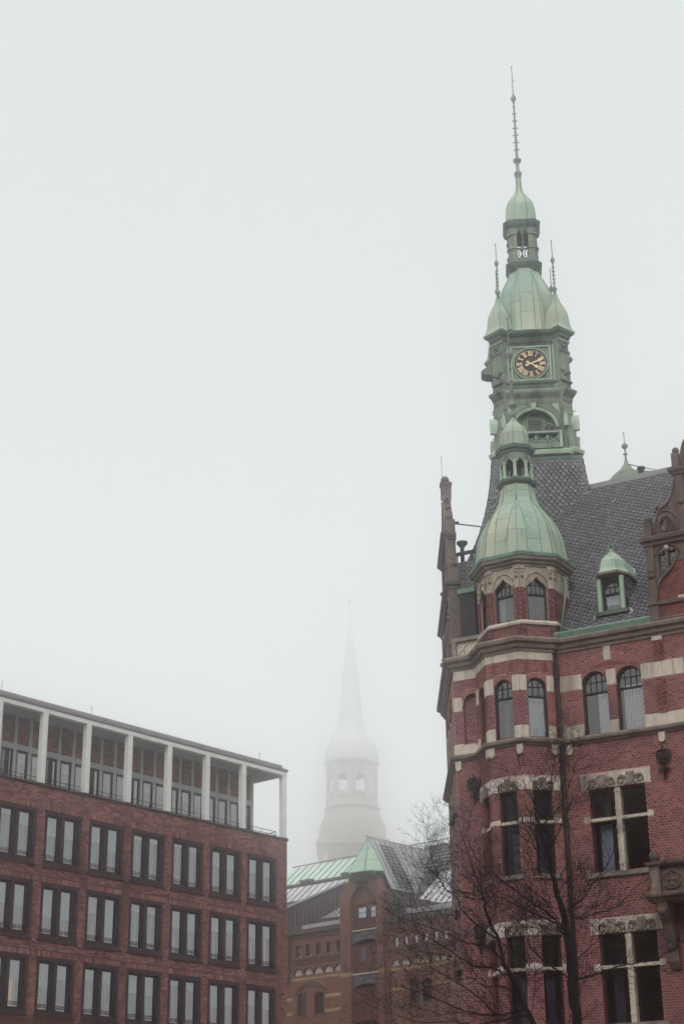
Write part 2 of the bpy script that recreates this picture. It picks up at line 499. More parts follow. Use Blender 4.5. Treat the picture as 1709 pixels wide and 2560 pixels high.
def arch_window(parent, fr, h, depth, ztr, bars, mg, curt=None):
    mb = MB(fr); o = outline(h)
    i = ring_frame(mb, o, .045, depth - .06, depth + .03)
    w = mb.build('window', m_frame, parent)
    u0, u1 = h['u0'] + .04, h['u1'] - .04
    MB(fr).box(u0, u1, depth - .075, depth + .02, ztr - .03, ztr + .03).build('transom', m_frame, w)
    top = lambda u: h['hi'](u)
    for b in range(1, bars):
        u = u0 + (u1 - u0) * b / bars
        MB(fr).box(u - .011, u + .011, depth - .045, depth, ztr + .03, top(u) - .02).build('glazing_bar', m_frame, w)
    zb = ztr + .03 + (top((u0 + u1) / 2) - ztr) * .48
    MB(fr).box(u0, u1, depth - .043, depth, zb - .011, zb + .011).build('glazing_bar', m_frame, w)
    lo = h['lo'](u0)
    glaze(w, fr, [(u0, lo), (u1, lo), (u1, ztr), (u0, ztr)], depth - .01, mg)
    up = [(u, z) for u, z in o[2:]]
    glaze(w, fr, [(u0, ztr), (u1, ztr)] + inset(up, .02), depth - .008, mg)
    for c in curt or (): curtain(w, fr, *c[:4], depth + .12, c[4])
    return w
def light_window(parent, fr, u0, u1, z0, z1, depth, ztr, nx, mg, grid=True, curt=()):
    """one light of a stone-mullioned window: casement below, small panes above the transom"""
    mb = MB(fr); o = [(u0, z0), (u1, z0), (u1, z1), (u0, z1)]
    ring_frame(mb, o, .05, depth - .05, depth + .04)
    w = mb.build('window', m_frame, parent)
    MB(fr).box(u0 + .05, u1 - .05, depth - .06, depth + .03, ztr - .045, ztr + .045).build('transom', m_frame, w)
    glaze(w, fr, [(u0 + .04, z0 + .04), (u1 - .04, z0 + .04), (u1 - .04, ztr), (u0 + .04, ztr)], depth - .01, mg)
    glaze(w, fr, [(u0 + .04, ztr), (u1 - .04, ztr), (u1 - .04, z1 - .04), (u0 + .04, z1 - .04)], depth - .012, mg)
    if grid:
        for b in range(1, nx):
            u = u0 + (u1 - u0) * b / nx
            MB(fr).box(u - .011, u + .011, depth - .03, depth, ztr + .04, z1 - .04).build('glazing_bar', m_frame, w)
        for q in (.36, .68):
            z = ztr + (z1 - ztr) * q
            MB(fr).box(u0 + .04, u1 - .04, depth - .028, depth, z - .01, z + .01).build('glazing_bar', m_frame, w)
    for c in curt: curtain(w, fr, *c[:4], depth + .15, c[4])
    return w
def crest(parent, fr, uc, z, w, m, y=-.035):
    """carved coat of arms between scrolls under a little battlement crown"""
    mb = MB(fr); s = w / .8
    mb.prism([(uc - .11 * s, z + .30), (uc + .11 * s, z + .30), (uc + .12 * s, z + .12), (uc, z + .01), (uc - .12 * s, z + .12)], y - .05, y + .02)
    for i in range(4): mb.box(uc - .12 * s + i * .066 * s, uc - .085 * s + i * .066 * s, y - .04, y + .02, z + .345, z + .405)
    mb.box(uc - .14 * s, uc + .14 * s, y - .04, y + .02, z + .315, z + .35)
    for sg in (-1, 1):
        for (cx, cz, r, t0) in ((.2, .2, .075, 0), (.3, .11, .07, 2), (.33, .25, .04, 1), (.16, .06, .045, 3)):
            p = [(uc + sg * s * (cx + r * (1 - .12 * q) * math.cos(t0 + q * .8)), y - .02, z + cz + r * (1 - .12 * q) * math.sin(t0 + q * .8)) for q in range(8)]
            mb.tube(p, [.03, .032, .032, .03, .028, .024, .02, .012], 5)
        mb.tube([(uc + sg * s * .12, y - .02, z + .24), (uc + sg * s * .25, y - .02, z + .3), (uc + sg * s * .38, y - .02, z + .24), (uc + sg * s * .4, y - .02, z + .05)], [.02, .03, .028, .02], 5)
    return mb.build('carved_crest', m, parent)
def wall_anchor(parent, fr, uc, z0, z1):
    mb = MB(fr); h = z1 - z0; X = lambda x: uc + x; Z = lambda t: z0 + h * t
    y = -.1
    mb.tube([(X(0), y, Z(0)), (X(0), y, Z(.92))], [.03, .035], 6)
    mb.tube([(X(0), y, Z(.9)), (X(-.02), y, Z(.96)), (X(-.06), y - .03, Z(1.0))], [.025, .02, .01], 5)
    for sg in (-1, 1):
        mb.tube([(X(0), y, Z(.80)), (X(sg * .1), y - .02, Z(.84)), (X(sg * .19), y - .02, Z(.77)), (X(sg * .17), y - .02, Z(.63)), (X(sg * .09), y - .02, Z(.5)), (X(0), y, Z(.42))], [.035, .05, .055, .055, .05, .03], 6)
        mb.tube([(X(sg * .05), y - .03, Z(.72)), (X(sg * .1), y - .03, Z(.7)), (X(sg * .08), y - .03, Z(.6)), (X(0), y - .02, Z(.52))], [.04, .045, .04, .03], 5)
        mb.tube([(X(0), y, Z(.26)), (X(sg * .07), y - .02, Z(.33)), (X(sg * .15), y - .02, Z(.30)), (X(sg * .13), y - .02, Z(.24)), (X(0), y, Z(.22))], [.03, .035, .035, .03, .03], 5)
    mb.box(X(-.04), X(.04), y, .0, Z(.6), Z(.66))
    mb.ball(X(0), y - .02, Z(.02), .035, 6, 4)
    return mb.build('wall_anchor', m_iron, parent)
def offset_path(path, d):
    out = []
    for i, p in enumerate(path):
        ns = []
        for a, b in ((path[i - 1], p) if i else (None, None), (p, path[i + 1]) if i < len(path) - 1 else (None, None)):
            if a is None: continue
            dx, dy = b[0] - a[0], b[1] - a[1]; l = math.hypot(dx, dy); ns.append((dy / l, -dx / l))
        if len(ns) == 1: n = ns[0]; k = 1
        else:
            n = (ns[0][0] + ns[1][0], ns[0][1] + ns[1][1]); l = math.hypot(*n); n = (n[0] / l, n[1] / l)
            k = 1 / max(.35, n[0] * ns[0][0] + n[1] * ns[0][1])
        out.append((p[0] + n[0] * d * k, p[1] + n[1] * d * k))
    return out
def sweep(mb, path, prof, closed_prof=True):
    """moulding: profile [(outward, z)] run along a plan path (outside on the right of travel)"""
    rows = [[(q[0], q[1], z) for q in offset_path(path, d)] for d, z in prof]
    rings = [[r[i] for r in rows] for i in range(len(path))]
    return mb.rings(rings, cap=True, closed=True)
def octa(o, a, rot, ks):       # vertices between facets, going from facet ks[0] left end to facet ks[-1] right end
    c = a / math.cos(R(22.5)); out = []
    for k in list(ks) + [ks[-1] + 1]:
        t = R(rot + 45 * k - 22.5); out.append((o[0] + c * math.sin(t), o[1] - c * math.cos(t)))
    return out
def facet(o, a, rot, k):
    t = R(rot + 45 * k); return Fr(o[0] + a * math.sin(t), o[1] - a * math.cos(t), rot + 45 * k)

# ------------------------------------------------------------------ red brick town hall (right)
RB = root('town_hall', (3.36, 52.24, 0), R(-29), 'red brick hall with pale stone bands, corner turret and green copper clock tower', 'town hall')
FW = Fr()
FS = Fr(.15, 0, -61.5)                      # side wall, its corner at x=0, running back to negative x
ROT = -3.5
OO, OA = (2.36, .43), 1.35                # oriel
TO, TA = (2.53, .49), 1.33                # turret above it
HS = OA * math.tan(R(22.5))
OF = {k: facet(OO, OA, ROT, k) for k in (-1, 0, 1, 2)}
opath = octa(OO, OA, ROT, (-1, 0, 1))
PATH = [(.15 - 5.5 * .477, 5.5 * .879), (.15, 0), (opath[0][0], 0)] + opath[1:] + [(opath[3][0] + .02, 0), (12, 0)]
bw = Brickwork()
wall = MB(); wallf = {}
Z0, ZT = 5.6, 18.05
# -- openings
main_arch = [H_arch(u, .41, 15.3, 16.87) for u in (4.92, 6.03, 8.18, 9.29)]
main_rect = [H_rect(4.5, 6.27, 11.12, 13.62), H_rect(4.5, 6.27, 6.85, 9.36), H_rect(7.76, 9.53, 11.12, 13.62), H_rect(7.76, 9.53, 6.85, 9.36)]
main_holes = main_arch + main_rect
ori_holes = {k: [H_arch(0, .315, 15.3, 16.88), H_rect(-.3, .3, 11.15, 13.66), H_rect(-.3, .3, 6.88, 9.38)] for k in (-1, 0, 1)}
for mbx, fr, u0, u1, hs in [(MB(FW), FW, .15, opath[0][0] + .02, [H_arch(.78, .3, 15.6, 16.92)]), (MB(FW), FW, opath[3][0] - .1, 12, main_holes)] + [(MB(OF[k]), OF[k], -HS, HS, ori_holes.get(k, [])) for k in (-1, 0, 1, 2)]:
    sheet(mbx, u0, u1, 0, ZT, hs)
    wall.v, f0 = wall.v + mbx.v, len(wall.v); wall.f += [tuple(i + f0 for i in f) for f in mbx.f]; wall.sm += mbx.sm
WALL = wall.build('wall', m_mortar, RB)
for h in main_holes:
    q = MB(FW); reveals(q, [h], .32); q.build('window_reveal', m_brickplain, RB)
for k in (-1, 0, 1):
    for h in ori_holes[k]: q = MB(OF[k]); reveals(q, [h], .22); q.build('window_reveal', m_brickplain, RB)
lo = MB(FW); lo.box(.15, 12, -.02, .0, 0, Z0 - .2)
for k in (-1, 0, 1): MB(OF[k]).box(-HS - .01, HS + .01, -.02, .0, 0, Z0 - .2).build('plinth', m_brickplain, RB)
lo.build('plinth', m_brickplain, RB)
side = MB(FS); side.box(-5.4, 0, 0, .3, 0, 18.05); side.build('flank_wall', m_brickside, RB)
for z0, z1 in ((16.7, 17.2), (15.28, 15.62)):
    for a, b in ((-.4, -.01), (-2.2, -1.6), (-4.2, -3.4)): bevelled(MB(FS).box(a, b, -.03, .02, z0, z1).build('stone_block', m_stone, RB), .006)
for c in (-1.0, -2.9): MB(FS).tube([(c + .62 * math.cos(t), -.02, 16.8 + .62 * math.sin(t)) for t in [R(18 * i) for i in range(11)]], .06, 6).build('blind_arch', m_brickplain, RB)
for z in (12.2, 9.2, 7.4):
    MB(FS).box(-2.6, -.7, -.1, .02, z + 1.4, z + 1.9).build('lintel_stone', m_stonew, RB)
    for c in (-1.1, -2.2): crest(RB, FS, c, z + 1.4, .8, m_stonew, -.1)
q = MB(); q.box(0, 12, 10.4, 10.5, 0, 18.5); q.build('closing_wall', m_brickplain, RB)
# dark rooms behind the glass
q = MB(); q.box(3.9, 12, .75, .8, 5, 18); q.build('room_wall', m_dark, RB)
q = MB(); q.lathe(OO[0], OO[1], [(.8, 0), (.8, 18.2)], 8, R(ROT + 22.5)); q.build('room_wall', m_dark, RB)
# -- stone bands and lintels: (frame, u0, u1, z0, z1)
stone = []; 
def blocks(fr, u0, u1, z0, z1, n=1, proud=.022, m=m_stone, name='stone_block'):
    for i in range(n):
        a, b = u0 + (u1 - u0) * i / n, u0 + (u1 - u0) * (i + 1) / n
        bevelled(MB(fr).box(a + .003, b - .003, -proud, .05, z0 + .002, z1 - .002).build(name, m, RB), .006)
    stone.append((fr, u0, u1, z0, z1))
xL, xR = opath[0][0], opath[3][0] + .02
for z0, z1 in ((15.28, 15.66), (16.76, 17.25)):
    for (u0, u1, n) in (((3.72, 4.51, 2), (5.33, 5.62, 1), (6.44, 7.77, 4), (8.59, 8.88, 1), (9.70, 11.9, 5))):
        if z0 > 16: u0, u1 = u0 + (.0 if u0 < 4 else -.01), u1 + .01
        blocks(FW, u0, u1, z0, z1, n)
    for k in (-1, 0, 1):
        blocks(OF[k], -HS, -.32, z0, z1); blocks(OF[k], .32, HS, z0, z1)
blocks(FW, .16, .44, 15.25, 15.62); blocks(FW, .44, xL - .01, 15.25, 15.56)
blocks(FW, .16, .44, 16.68, 17.13); blocks(FW, .16, xL - .01, 17.70, 18.04, 2)
for fr, hs in ((FW, (4.5, 6.27, .24)), (FW, (7.76, 9.53, .24))):
    for z in (13.62, 9.36):
        u0, u1, e = hs
        blocks(fr, u0 - e, u1 + .2, z, z + .45, 3, .03, name='lintel_stone')
        for uc in (u0 + .43, u1 - .43): crest(RB, fr, uc, z + .0, .8, m_stonew)
        zt = z - .92
        blocks(fr, u0 - .2, u0 - .005, zt - .09, zt + .09); blocks(fr, u1 + .005, u1 + .2, zt - .09, zt + .09)
for k in (-1, 0, 1):
    for z in (13.66, 9.38):
        blocks(OF[k], -HS, HS, z, z + .42, 2, .03, name='lintel_stone')
        crest(RB, OF[k], 0, z - .02, .62, m_stonew)
        blocks(OF[k], -HS, -.305, z - .98, z - .83); blocks(OF[k], .305, HS, z - .98, z - .83)
    blocks(OF[k], -HS, HS, 17.76, 18.04, 2)
blocks(FW, 6.86, 7.2, 17.9, 18.04, 1, .075); blocks(FW, 5.28, 5.52, 17.56, 18.04, 1, .03, name='keystone'); blocks(FW, 8.54, 8.78, 17.56, 18.04, 1, .03, name='keystone')
def sblock(fr): return [H_rect(u0, u1, z0, z1) for f, u0, u1, z0, z1 in stone if f is fr]
# -- brickwork
niche = [(u - .085, u + .085) for u in (-.33, 0.0, .33)]
ring_main = []
for c in (5.4, 8.66):
    hb = dict(u0=c - 1.24, u1=c + 1.24, lo=(lambda u, c=c: 16.15 + math.sqrt(max(0, 1.34 ** 2 - (u - c) ** 2)) if abs(u - c) < 1.02 else 17.0), hi=(lambda u, c=c: 16.15 + math.sqrt(max(0, 1.625 ** 2 - (u - c) ** 2))), n=12)
    ring_main.append(hb)
small_rings = [dict(u0=u - .54, u1=u + .54, lo=lambda t: 16.9, hi=(lambda t, u=u: 16.87 + math.sqrt(max(0, .56 ** 2 - (t - u) ** 2))), n=12) for u in (4.92, 6.03, 8.18, 9.29)]
pil = [H_rect(6.86, 7.2, 15.27, 18.0)]
q = MB(); q.add([(11.98, 0, 0), (11.98, 10.4, 0), (11.98, 10.4, 18.5), (11.98, 5.0, 25.7), (11.98, 0, 18.5)], [(0, 1, 2, 3, 4)]); q.build('end_wall', m_brickside, RB)
rects = courses(opath[3][0] + .02, 12, Z0, ZT, main_holes + sblock(FW) + ring_main + small_rings + pil, .12, .077)
bw.wall(FW, rects)
bw.wall(FW, courses(6.86, 7.2, 15.27, 17.9, [H_rect(6.8, 7.3, 15.28, 15.66), H_rect(6.8, 7.3, 16.76, 17.25)], .12, .077), .06)
blind = [H_arch(.78, .3, 15.3, 16.92)]
bw.wall(FW, courses(.16, xL - .01, Z0, 17.7, sblock(FW) + blind + [dict(u0=.36, u1=xL, lo=lambda t: 16.95, hi=lambda t: 16.92 + math.sqrt(max(0, .45 ** 2 - (t - .78) ** 2)), n=10)], .12, .077))
bw.wall(FW, courses(.46, 1.1, 15.55, 17.25, [], .12, .077), .008, .16)
MB(FW).box(.4, 1.12, .16, .2, 15.5, 17.3).build('blind_arch_wall', m_mortar, RB)
q = MB(FW); reveals(q, [H_arch(.78, .3, 15.6, 16.92)], .16); q.build('blind_arch_reveal', m_brickplain, RB)
for c in (5.4, 8.66): bw.arch(voussoirs(FW, c, 16.15, 1.36, 1.61, R(41), R(139), 44))
for u in (4.92, 6.03, 8.18, 9.29): bw.arch(voussoirs(FW, u, 16.87, .41, .55, R(8), R(172), 22))
bw.arch(voussoirs(FW, .78, 16.92, .3, .44, R(20), R(160), 12))
for k in (-1, 0, 1, 2):
    fr = OF[k]
    hs = ori_holes.get(k, []) + sblock(fr)
    if k < 2:
        hs = hs + [dict(u0=-.45, u1=.45, lo=lambda t: 16.9, hi=lambda t: 16.88 + math.sqrt(max(0, .45 ** 2 - t ** 2)), n=12)]
        hs += [H_arch(u, .08, 17.44, 17.66) for u in (-.3, .3)]
        bw.arch(voussoirs(fr, 0, 16.88, .315, .45, R(10), R(170), 18))
    bw.wall(fr, courses(-HS, HS, Z0, 17.76, hs, .12, .077, off=.25))
for k in (-1, 0, 1):
    for u in (-.3, .3): MB(OF[k]).prism([(u - .085, 17.4), (u + .085, 17.4)] + [(u + .085 * math.cos(t), 17.66 + .085 * math.sin(t)) for t in [R(20 * i) for i in range(10)]], -.004, .0).build('niche', m_brickplain, RB)
for c in (5.4, 8.66):
    MB(FW).prism([(c - 1.03, 17.36), (c + 1.03, 17.36)] + [(c + 1.37 * math.cos(t), 16.15 + 1.37 * math.sin(t)) for t in [R(62 + 5.6 * i) for i in range(11)]], -.006, -.001).build('tympanum', m_brickplain, RB)
# corner strips of the oriel (slightly proud brick piers between z 15.66 and 17.76)
# -- cornices run round the whole front
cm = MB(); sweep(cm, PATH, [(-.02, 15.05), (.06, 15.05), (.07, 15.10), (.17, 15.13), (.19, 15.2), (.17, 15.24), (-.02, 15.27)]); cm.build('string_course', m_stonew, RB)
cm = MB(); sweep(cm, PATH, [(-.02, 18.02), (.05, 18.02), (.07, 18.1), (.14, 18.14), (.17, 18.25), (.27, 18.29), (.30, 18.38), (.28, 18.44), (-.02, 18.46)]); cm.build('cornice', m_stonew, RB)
for zz in (10.98, 6.7):
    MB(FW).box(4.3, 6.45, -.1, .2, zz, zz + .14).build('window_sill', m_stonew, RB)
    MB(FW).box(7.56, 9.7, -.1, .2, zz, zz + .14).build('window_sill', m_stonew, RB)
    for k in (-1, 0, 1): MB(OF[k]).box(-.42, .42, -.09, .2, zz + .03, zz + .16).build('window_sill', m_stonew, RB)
# corbels under the string course
def corbel(fr, uc):
    mb = MB(fr); pts = [(uc - .1, 15.05), (uc + .1, 15.05), (uc + .1, 14.86)] + [(uc + .1 * math.cos(t), 14.84 - .09 * math.sin(t)) for t in (R(20), R(60), R(90), R(120), R(160))] + [(uc - .1, 14.86)]
    mb.prism(pts, -.09, 0); mb.build('corbel', m_stone, RB)
corbel(FW, 6.93); corbel(FW, .26); corbel(FW, 4.0)
for k in (-1, 0, 1): corbel(OF[k], HS - .06 if k < 1 else HS - .1)
corbel(OF[0], -HS + .1)
for f, u, a, b in ((FW, 6.94, 13.62, 14.66), (FW, .79, 13.6, 14.6), (FW, .79, 9.1, 10.1)): wall_anchor(RB, f, u, a, b)
# -- windows of the main front and oriel
for j, h in enumerate(main_arch):
    uc = (h['u0'] + h['u1']) / 2
    cu = [((uc - .02, uc + .36, 15.3, 16.7, m_curtain),), ((uc - .3, uc + .37, 15.3, 16.75, m_curtain),), ((uc - .3, uc + .3, 15.3, 16.7, m_curtain),), ()][j]
    arch_window(RB, FW, h, .19, 16.62, 4, m_glass, cu)
for u0 in (4.5, 7.76):
    for z0, z1, ztr, cs in ((11.12, 13.62, 12.7, [(.12, .5)]), (6.85, 9.36, 8.43, [(.2, .5)])):
        MB(FW).box(u0 + .8, u0 + .97, .02, .26, z0, z1).build('mullion', m_stone, RB)
        for zz in (z0 + .25, ztr - .28, ztr + .28, z1 - .12): MB(FW).box(u0 + .785, u0 + .985, .005, .2, zz - .03, zz + .03).build('mullion_moulding', m_stone, RB)
        MB(FW).box(u0, u0 + 1.77, .03, .24, ztr - .045, ztr + .045).build('stone_transom', m_stone, RB)
        light_window(RB, FW, u0, u0 + .8, z0, z1, .28, ztr, 3, m_glassd, True, [(u0 + a, u0 + b, z0, z0 + 1.5, m_curtain if z0 > 10 else m_curtaind) for a, b in cs] + ([(u0 + .3, u0 + .5, z0 + 1.6, z1 - .3, m_curtaind)] if z0 > 10 else []))
        light_window(RB, FW, u0 + .97, u0 + 1.77, z0, z1, .28, ztr, 3, m_glassd, False)
for k in (-1, 0, 1):
    fr = OF[k]; hs = ori_holes[k]
    arch_window(RB, fr, hs[0], .14, 16.6, 3, m_glass, ((-.12, .05, 15.3, 16.5, m_curtaind),) if k == 0 else ((-.2, .28, 15.3, 16.6, m_curtain),))
    for h in hs[1:]:
        z0, z1 = h['lo'](0), h['hi'](0)
        light_window(RB, fr, -.3, .3, z0, z1, .2, z1 - .96, 2, m_glassd, True, ((-.1, .16, z0, z0 + 1.3, m_curtaind),))
        MB(fr).box(-.3, .3, .03, .16, z1 - .99, z1 - .9).build('stone_transom', m_stone, RB)
# downpipe in the angle
px = opath[3][0] + .1
mb = MB(); mb.tube([(px, -.12, 18.05), (px, -.12, 5)], .055, 8)
for z in (17.2, 15.6, 14.6, 12.6, 10.6, 8.6): mb.tube([(px, -.12, z - .05), (px, -.12, z + .05)], .075, 8)
mb.build('downpipe', m_pipe, RB)
# pierced parapet left of the turret
mb = MB(FW); mb.box(.18, 1.2, -.02, .12, 18.46, 18.5); mb.box(.18, 1.3, -.06, .16, 19.0, 19.12); mb.box(.18, .32, -.04, .14, 18.46, 19.0)
mb.build('parapet', m_stonew, RB)
MB(FW).box(.32, 1.3, .06, .1, 18.48, 19.02).build('parapet_panel', m_stone, RB)
tr = MB(FW)
for j, (a, b) in enumerate(((.36, .72), (.72, 1.08), (1.08, 1.44))):
    tr.tube([(a, .04, 18.98), (a + .16, .04, 18.82), (a + .3, .04, 18.55), (b, .04, 18.5)], .022, 5)
    tr.tube([(b, .04, 18.98), (b - .12, .04, 18.8), (a + .05, .04, 18.66), (a, .04, 18.5)], .022, 5)
tr.build('tracery', m_stone, RB)

# ---- the octagonal corner turret
TF = {k: facet(TO, TA, ROT, k) for k in range(-4, 4)}
TS = TA * math.tan(R(22.5))
tw = MB()
tholes = {k: [H_keel(0, .325, 19.06, 20.16, .36)] for k in (-1, 0, 1)}
for k in range(-4, 4):
    q = MB(TF[k]); sheet(q, -TS, TS, 18.3, 20.9, tholes.get(k, [])); reveals(q, tholes.get(k, []), .2)
    n0 = len(tw.v); tw.v += q.v; tw.f += [tuple(i + n0 for i in f) for f in q.f]; tw.sm += q.sm
tw.build('turret_wall', m_mortar, RB)
q = MB(); q.lathe(TO[0], TO[1], [(.75, 18), (.75, 21)], 8, R(ROT + 22.5)); q.build('room_wall', m_dark, RB)
for k in (-2, -1, 0, 1, 2):
    fr = TF[k]
    bw.wall(fr, courses(-TS, TS, 18.46, 18.9, [], .12, .077, off=.25))
    bw.wall(fr, courses(-TS, TS, 19.05, 20.12, tholes.get(k, []), .12, .077))
    for sg in (-1, 1):
        a, b = sorted((sg * TS, sg * (TS - .16)))
        bw.wall(fr, courses(a, b, 19.05, 20.12, [], .12, .077), .045)
        bw.wall(fr, courses(a, b, 18.46, 18.9, [], .12, .077), .045)
        bevelled(MB(fr).box(a, b, -.05, .0, 20.12, 20.86).build('pilaster_stone', m_stonet, RB), .01)
        bevelled(MB(fr).box(a - .015, b + .015, -.075, .0, 20.74, 20.86).build('pilaster_cap', m_stonet, RB), .01)
        mb = MB(fr); c = (a + b) / 2
        mb.ball(c, -.05, 20.5, .05, 8, 5); mb.tube([(c + .06 * math.cos(t), -.055, 20.48 + .06 * math.sin(t)) for t in [R(180 + 20 * i) for i in range(10)]], .012, 5)
        mb.box(c - .05, c + .05, -.065, 0, 20.6, 20.68); mb.build('pilaster_ornament', m_stonew, RB)
    # stone field round the window heads
    q = MB(fr); sheet(q, -TS + .16, TS - .16, 20.12, 20.88, tholes.get(k, []), -.02); q.build('stone_panel', m_stonet, RB)
    if k in tholes:
        h = tholes[k][0]
        for rr, dz in ((.035, 0), (.02, .1)):
            mb = MB(fr); mb.tube([(u * (1 + dz), -.03, z + dz * .5) for u, z in [p for p in outline(h)[2:] if p[1] > 19.95]], rr, 6); mb.build('hood_mould', m_stonet, RB)
        mb = MB(fr); mb.tube([(.34 * math.cos(t), -.035, 20.3 + .36 * math.sin(t)) for t in [R(10 + 16 * i) for i in range(11)]], .025, 6); mb.build('hood_mould', m_stonet, RB)
        arch_window(RB, fr, h, .11, 19.93, 4, m_glass, ((-.26, -.1, 19.06, 19.9, m_curtaind),) if k == 0 else ())
tpath = octa(TO, TA, ROT, range(-4, 4))
def oring(prof, name, m, o=TO, rot=ROT, par=RB):
    mb = MB(); mb.lathe(o[0], o[1], [(a / math.cos(R(22.5)), z) for a, z in prof], 8, R(rot + 22.5)); return mb.build(name, m, par)
oring([(TA, 18.88), (TA + .08, 18.9), (TA + .1, 18.96), (TA + .07, 19.03), (TA, 19.06)], 'turret_sill_band', m_stone)
oring([(TA, 20.8), (TA + .05, 20.84), (TA + .05, 20.9), (TA + .12, 20.94), (TA + .14, 21.0), (TA + .22, 21.04), (TA + .24, 21.14), (TA, 21.15)], 'turret_cornice', m_stonew)
oring([(TA + .1, 21.14), (TA + .27, 21.15), (TA + .28, 21.25), (TA + .24, 21.29), (1.0, 21.32)], 'turret_eaves', m_copperg)

# ---- copper domes made of panels
def smooth_profile(pts):
    zs = np.array([p[0] for p in pts]); rs = np.array([p[1] for p in pts])
    m = np.gradient(rs, zs)
    def f(z):
        z = min(max(z, zs[0]), zs[-1]); i = min(max(int(np.searchsorted(zs, z) - 1), 0), len(zs) - 2)
        h = zs[i + 1] - zs[i]; t = (z - zs[i]) / h
        return float((2 * t ** 3 - 3 * t ** 2 + 1) * rs[i] + (t ** 3 - 2 * t ** 2 + t) * h * m[i] + (-2 * t ** 3 + 3 * t ** 2) * rs[i + 1] + (t ** 3 - t ** 2) * h * m[i + 1])
    return f
def panel_dome(parent, o, rot, prof, name, strip, rows_c, rows_s, m=None, ks=range(8), sides=8):
    f = smooth_profile(prof); z0, z1 = prof[0][0], prof[-1][0]
    tn = math.tan(math.pi / sides)
    nz = 16
    core = MB(); core.lathe(o[0], o[1], [((f(z) - .014) / math.cos(math.pi / sides), z) for z in [z0 + (z1 - z0) * i / nz for i in range(nz + 1)]], sides, R(rot) + math.pi / 2 + math.pi / sides)
    c = core.build(name, m_coppern, parent)
    for k in ks:
        th = rot + 360 / sides * k; t = R(th); fr = Fr(o[0], o[1], th)
        P = lambda x, z, d: (x, -(f(z) + d), z)
        hs = lambda z: (f(z)) * tn
        for part in (-1, 0, 1):
            zs = [z0] + [z0 + (z1 - z0) * q for q in (rows_c if part == 0 else rows_s)] + [z1]
            for a, b in zip(zs, zs[1:]):
                n = max(2, int((b - a) / (z1 - z0) * 14))
                rows = []
                for i in range(n + 1):
                    z = a + .006 + (b - a - .012) * i / n; H = hs(z)
                    if part == 0: e0, e1 = -min(strip, H), min(strip, H)
                    elif part == -1: e0, e1 = -H, -min(strip, H)
                    else: e0, e1 = min(strip, H), H
                    g = .005
                    if e1 - e0 < .012: rows.append(None); continue
                    rows.append((e0 + g, e1 - g, z))
                rows = [r for r in rows if r]
                if len(rows) < 2: continue
                mb = MB(fr); pts = []
                for (x0, x1, z) in rows: pts += [P(x0, z, -.012), P(x0, z, 0), P((x0 + x1) / 2, z, .001), P(x1, z, 0), P(x1, z, -.012)]
                fs = [(i * 5 + j, i * 5 + j + 1, i * 5 + j + 6, i * 5 + j + 5) for i in range(len(rows) - 1) for j in range(4)]
                fs += [(0, 1, 2, 3, 4), tuple((len(rows) - 1) * 5 + j for j in (4, 3, 2, 1, 0))]
                mb.add(pts, fs); mb.build('copper_panel', m or m_copperp, c)
        # standing seams on the ridge and both sides of the middle strip
        for kind in (0, 1, 2):
            pts = []
            for i in range(nz + 1):
                z = z0 + (z1 - z0) * i / nz; H = hs(z)
                if kind == 0: pts.append(P(H, z, .004))
                elif H > strip + .01: pts.append(P(strip if kind == 1 else -strip, z, .004))
            if len(pts) > 2: MB(fr).tube(pts, .011, 5).build('standing_seam', m_copperg, c)
    return c
panel_dome(RB, TO, ROT, [(21.3, 1.42), (21.5, 1.39), (21.8, 1.345), (22.15, 1.30), (22.45, 1.21), (22.75, 1.09), (23.0, .95), (23.22, .79), (23.43, .66), (23.64, .585), (23.84, .55), (24.15, .50)], 'turret_dome', .23, (.18, .48, .72, .9), (.3, .6))
oring([(.5, 24.1), (.55, 24.14), (.62, 24.2), (.64, 24.28), (.6, 24.33), (.45, 24.35)], 'lantern_base_ring', m_coppern)
# open lantern of the turret
for k in range(8):
    t = R(ROT + 22.5 + 45 * k); x, y = TO[0] + .5 * math.sin(t), TO[1] - .5 * math.cos(t)
    mb = MB(); mb.lathe(x, y, [(.085, 24.33), (.085, 24.4), (.06, 24.44), (.055, 24.85), (.08, 24.9), (.08, 24.95)], 8, 0); mb.build('lantern_column', m_copper, RB)
    fr = facet(TO, .47, ROT, k); hw = .47 * math.tan(R(22.5))
    ha = H_keel(0, hw - .06, 24.6, 24.86, .22)
    mb = MB(fr); sheet(mb, -hw, hw, 24.86, 25.3, [ha], -.02); sheet(mb, -hw, hw, 24.86, 25.3, [ha], .03); reveals(mb, [dict(ha, lo=lambda u: 24.86)], .05, -.02); mb.build('lantern_arch', m_copperd, RB)
oring([(.45, 25.24), (.52, 25.28), (.54, 25.36), (.6, 25.4), (.63, 25.5), (.58, 25.56), (.4, 25.6)], 'lantern_cornice', m_coppern)
oring([(.18, 24.34), (.18, 25.3)], 'lantern_core', m_under)
panel_dome(RB, TO, ROT, [(25.56, .46), (25.7, .45), (25.9, .445), (26.1, .43), (26.25, .385), (26.38, .31), (26.5, .205), (26.58, .14), (26.72, .09)], 'turret_onion', .5, (.4,), (.4,))
def finial(parent, x, y, prof, name='finial', m=None, k=8): return MB().lathe(x, y, prof, k, 0, True).build(name, m or m_copperd, parent)
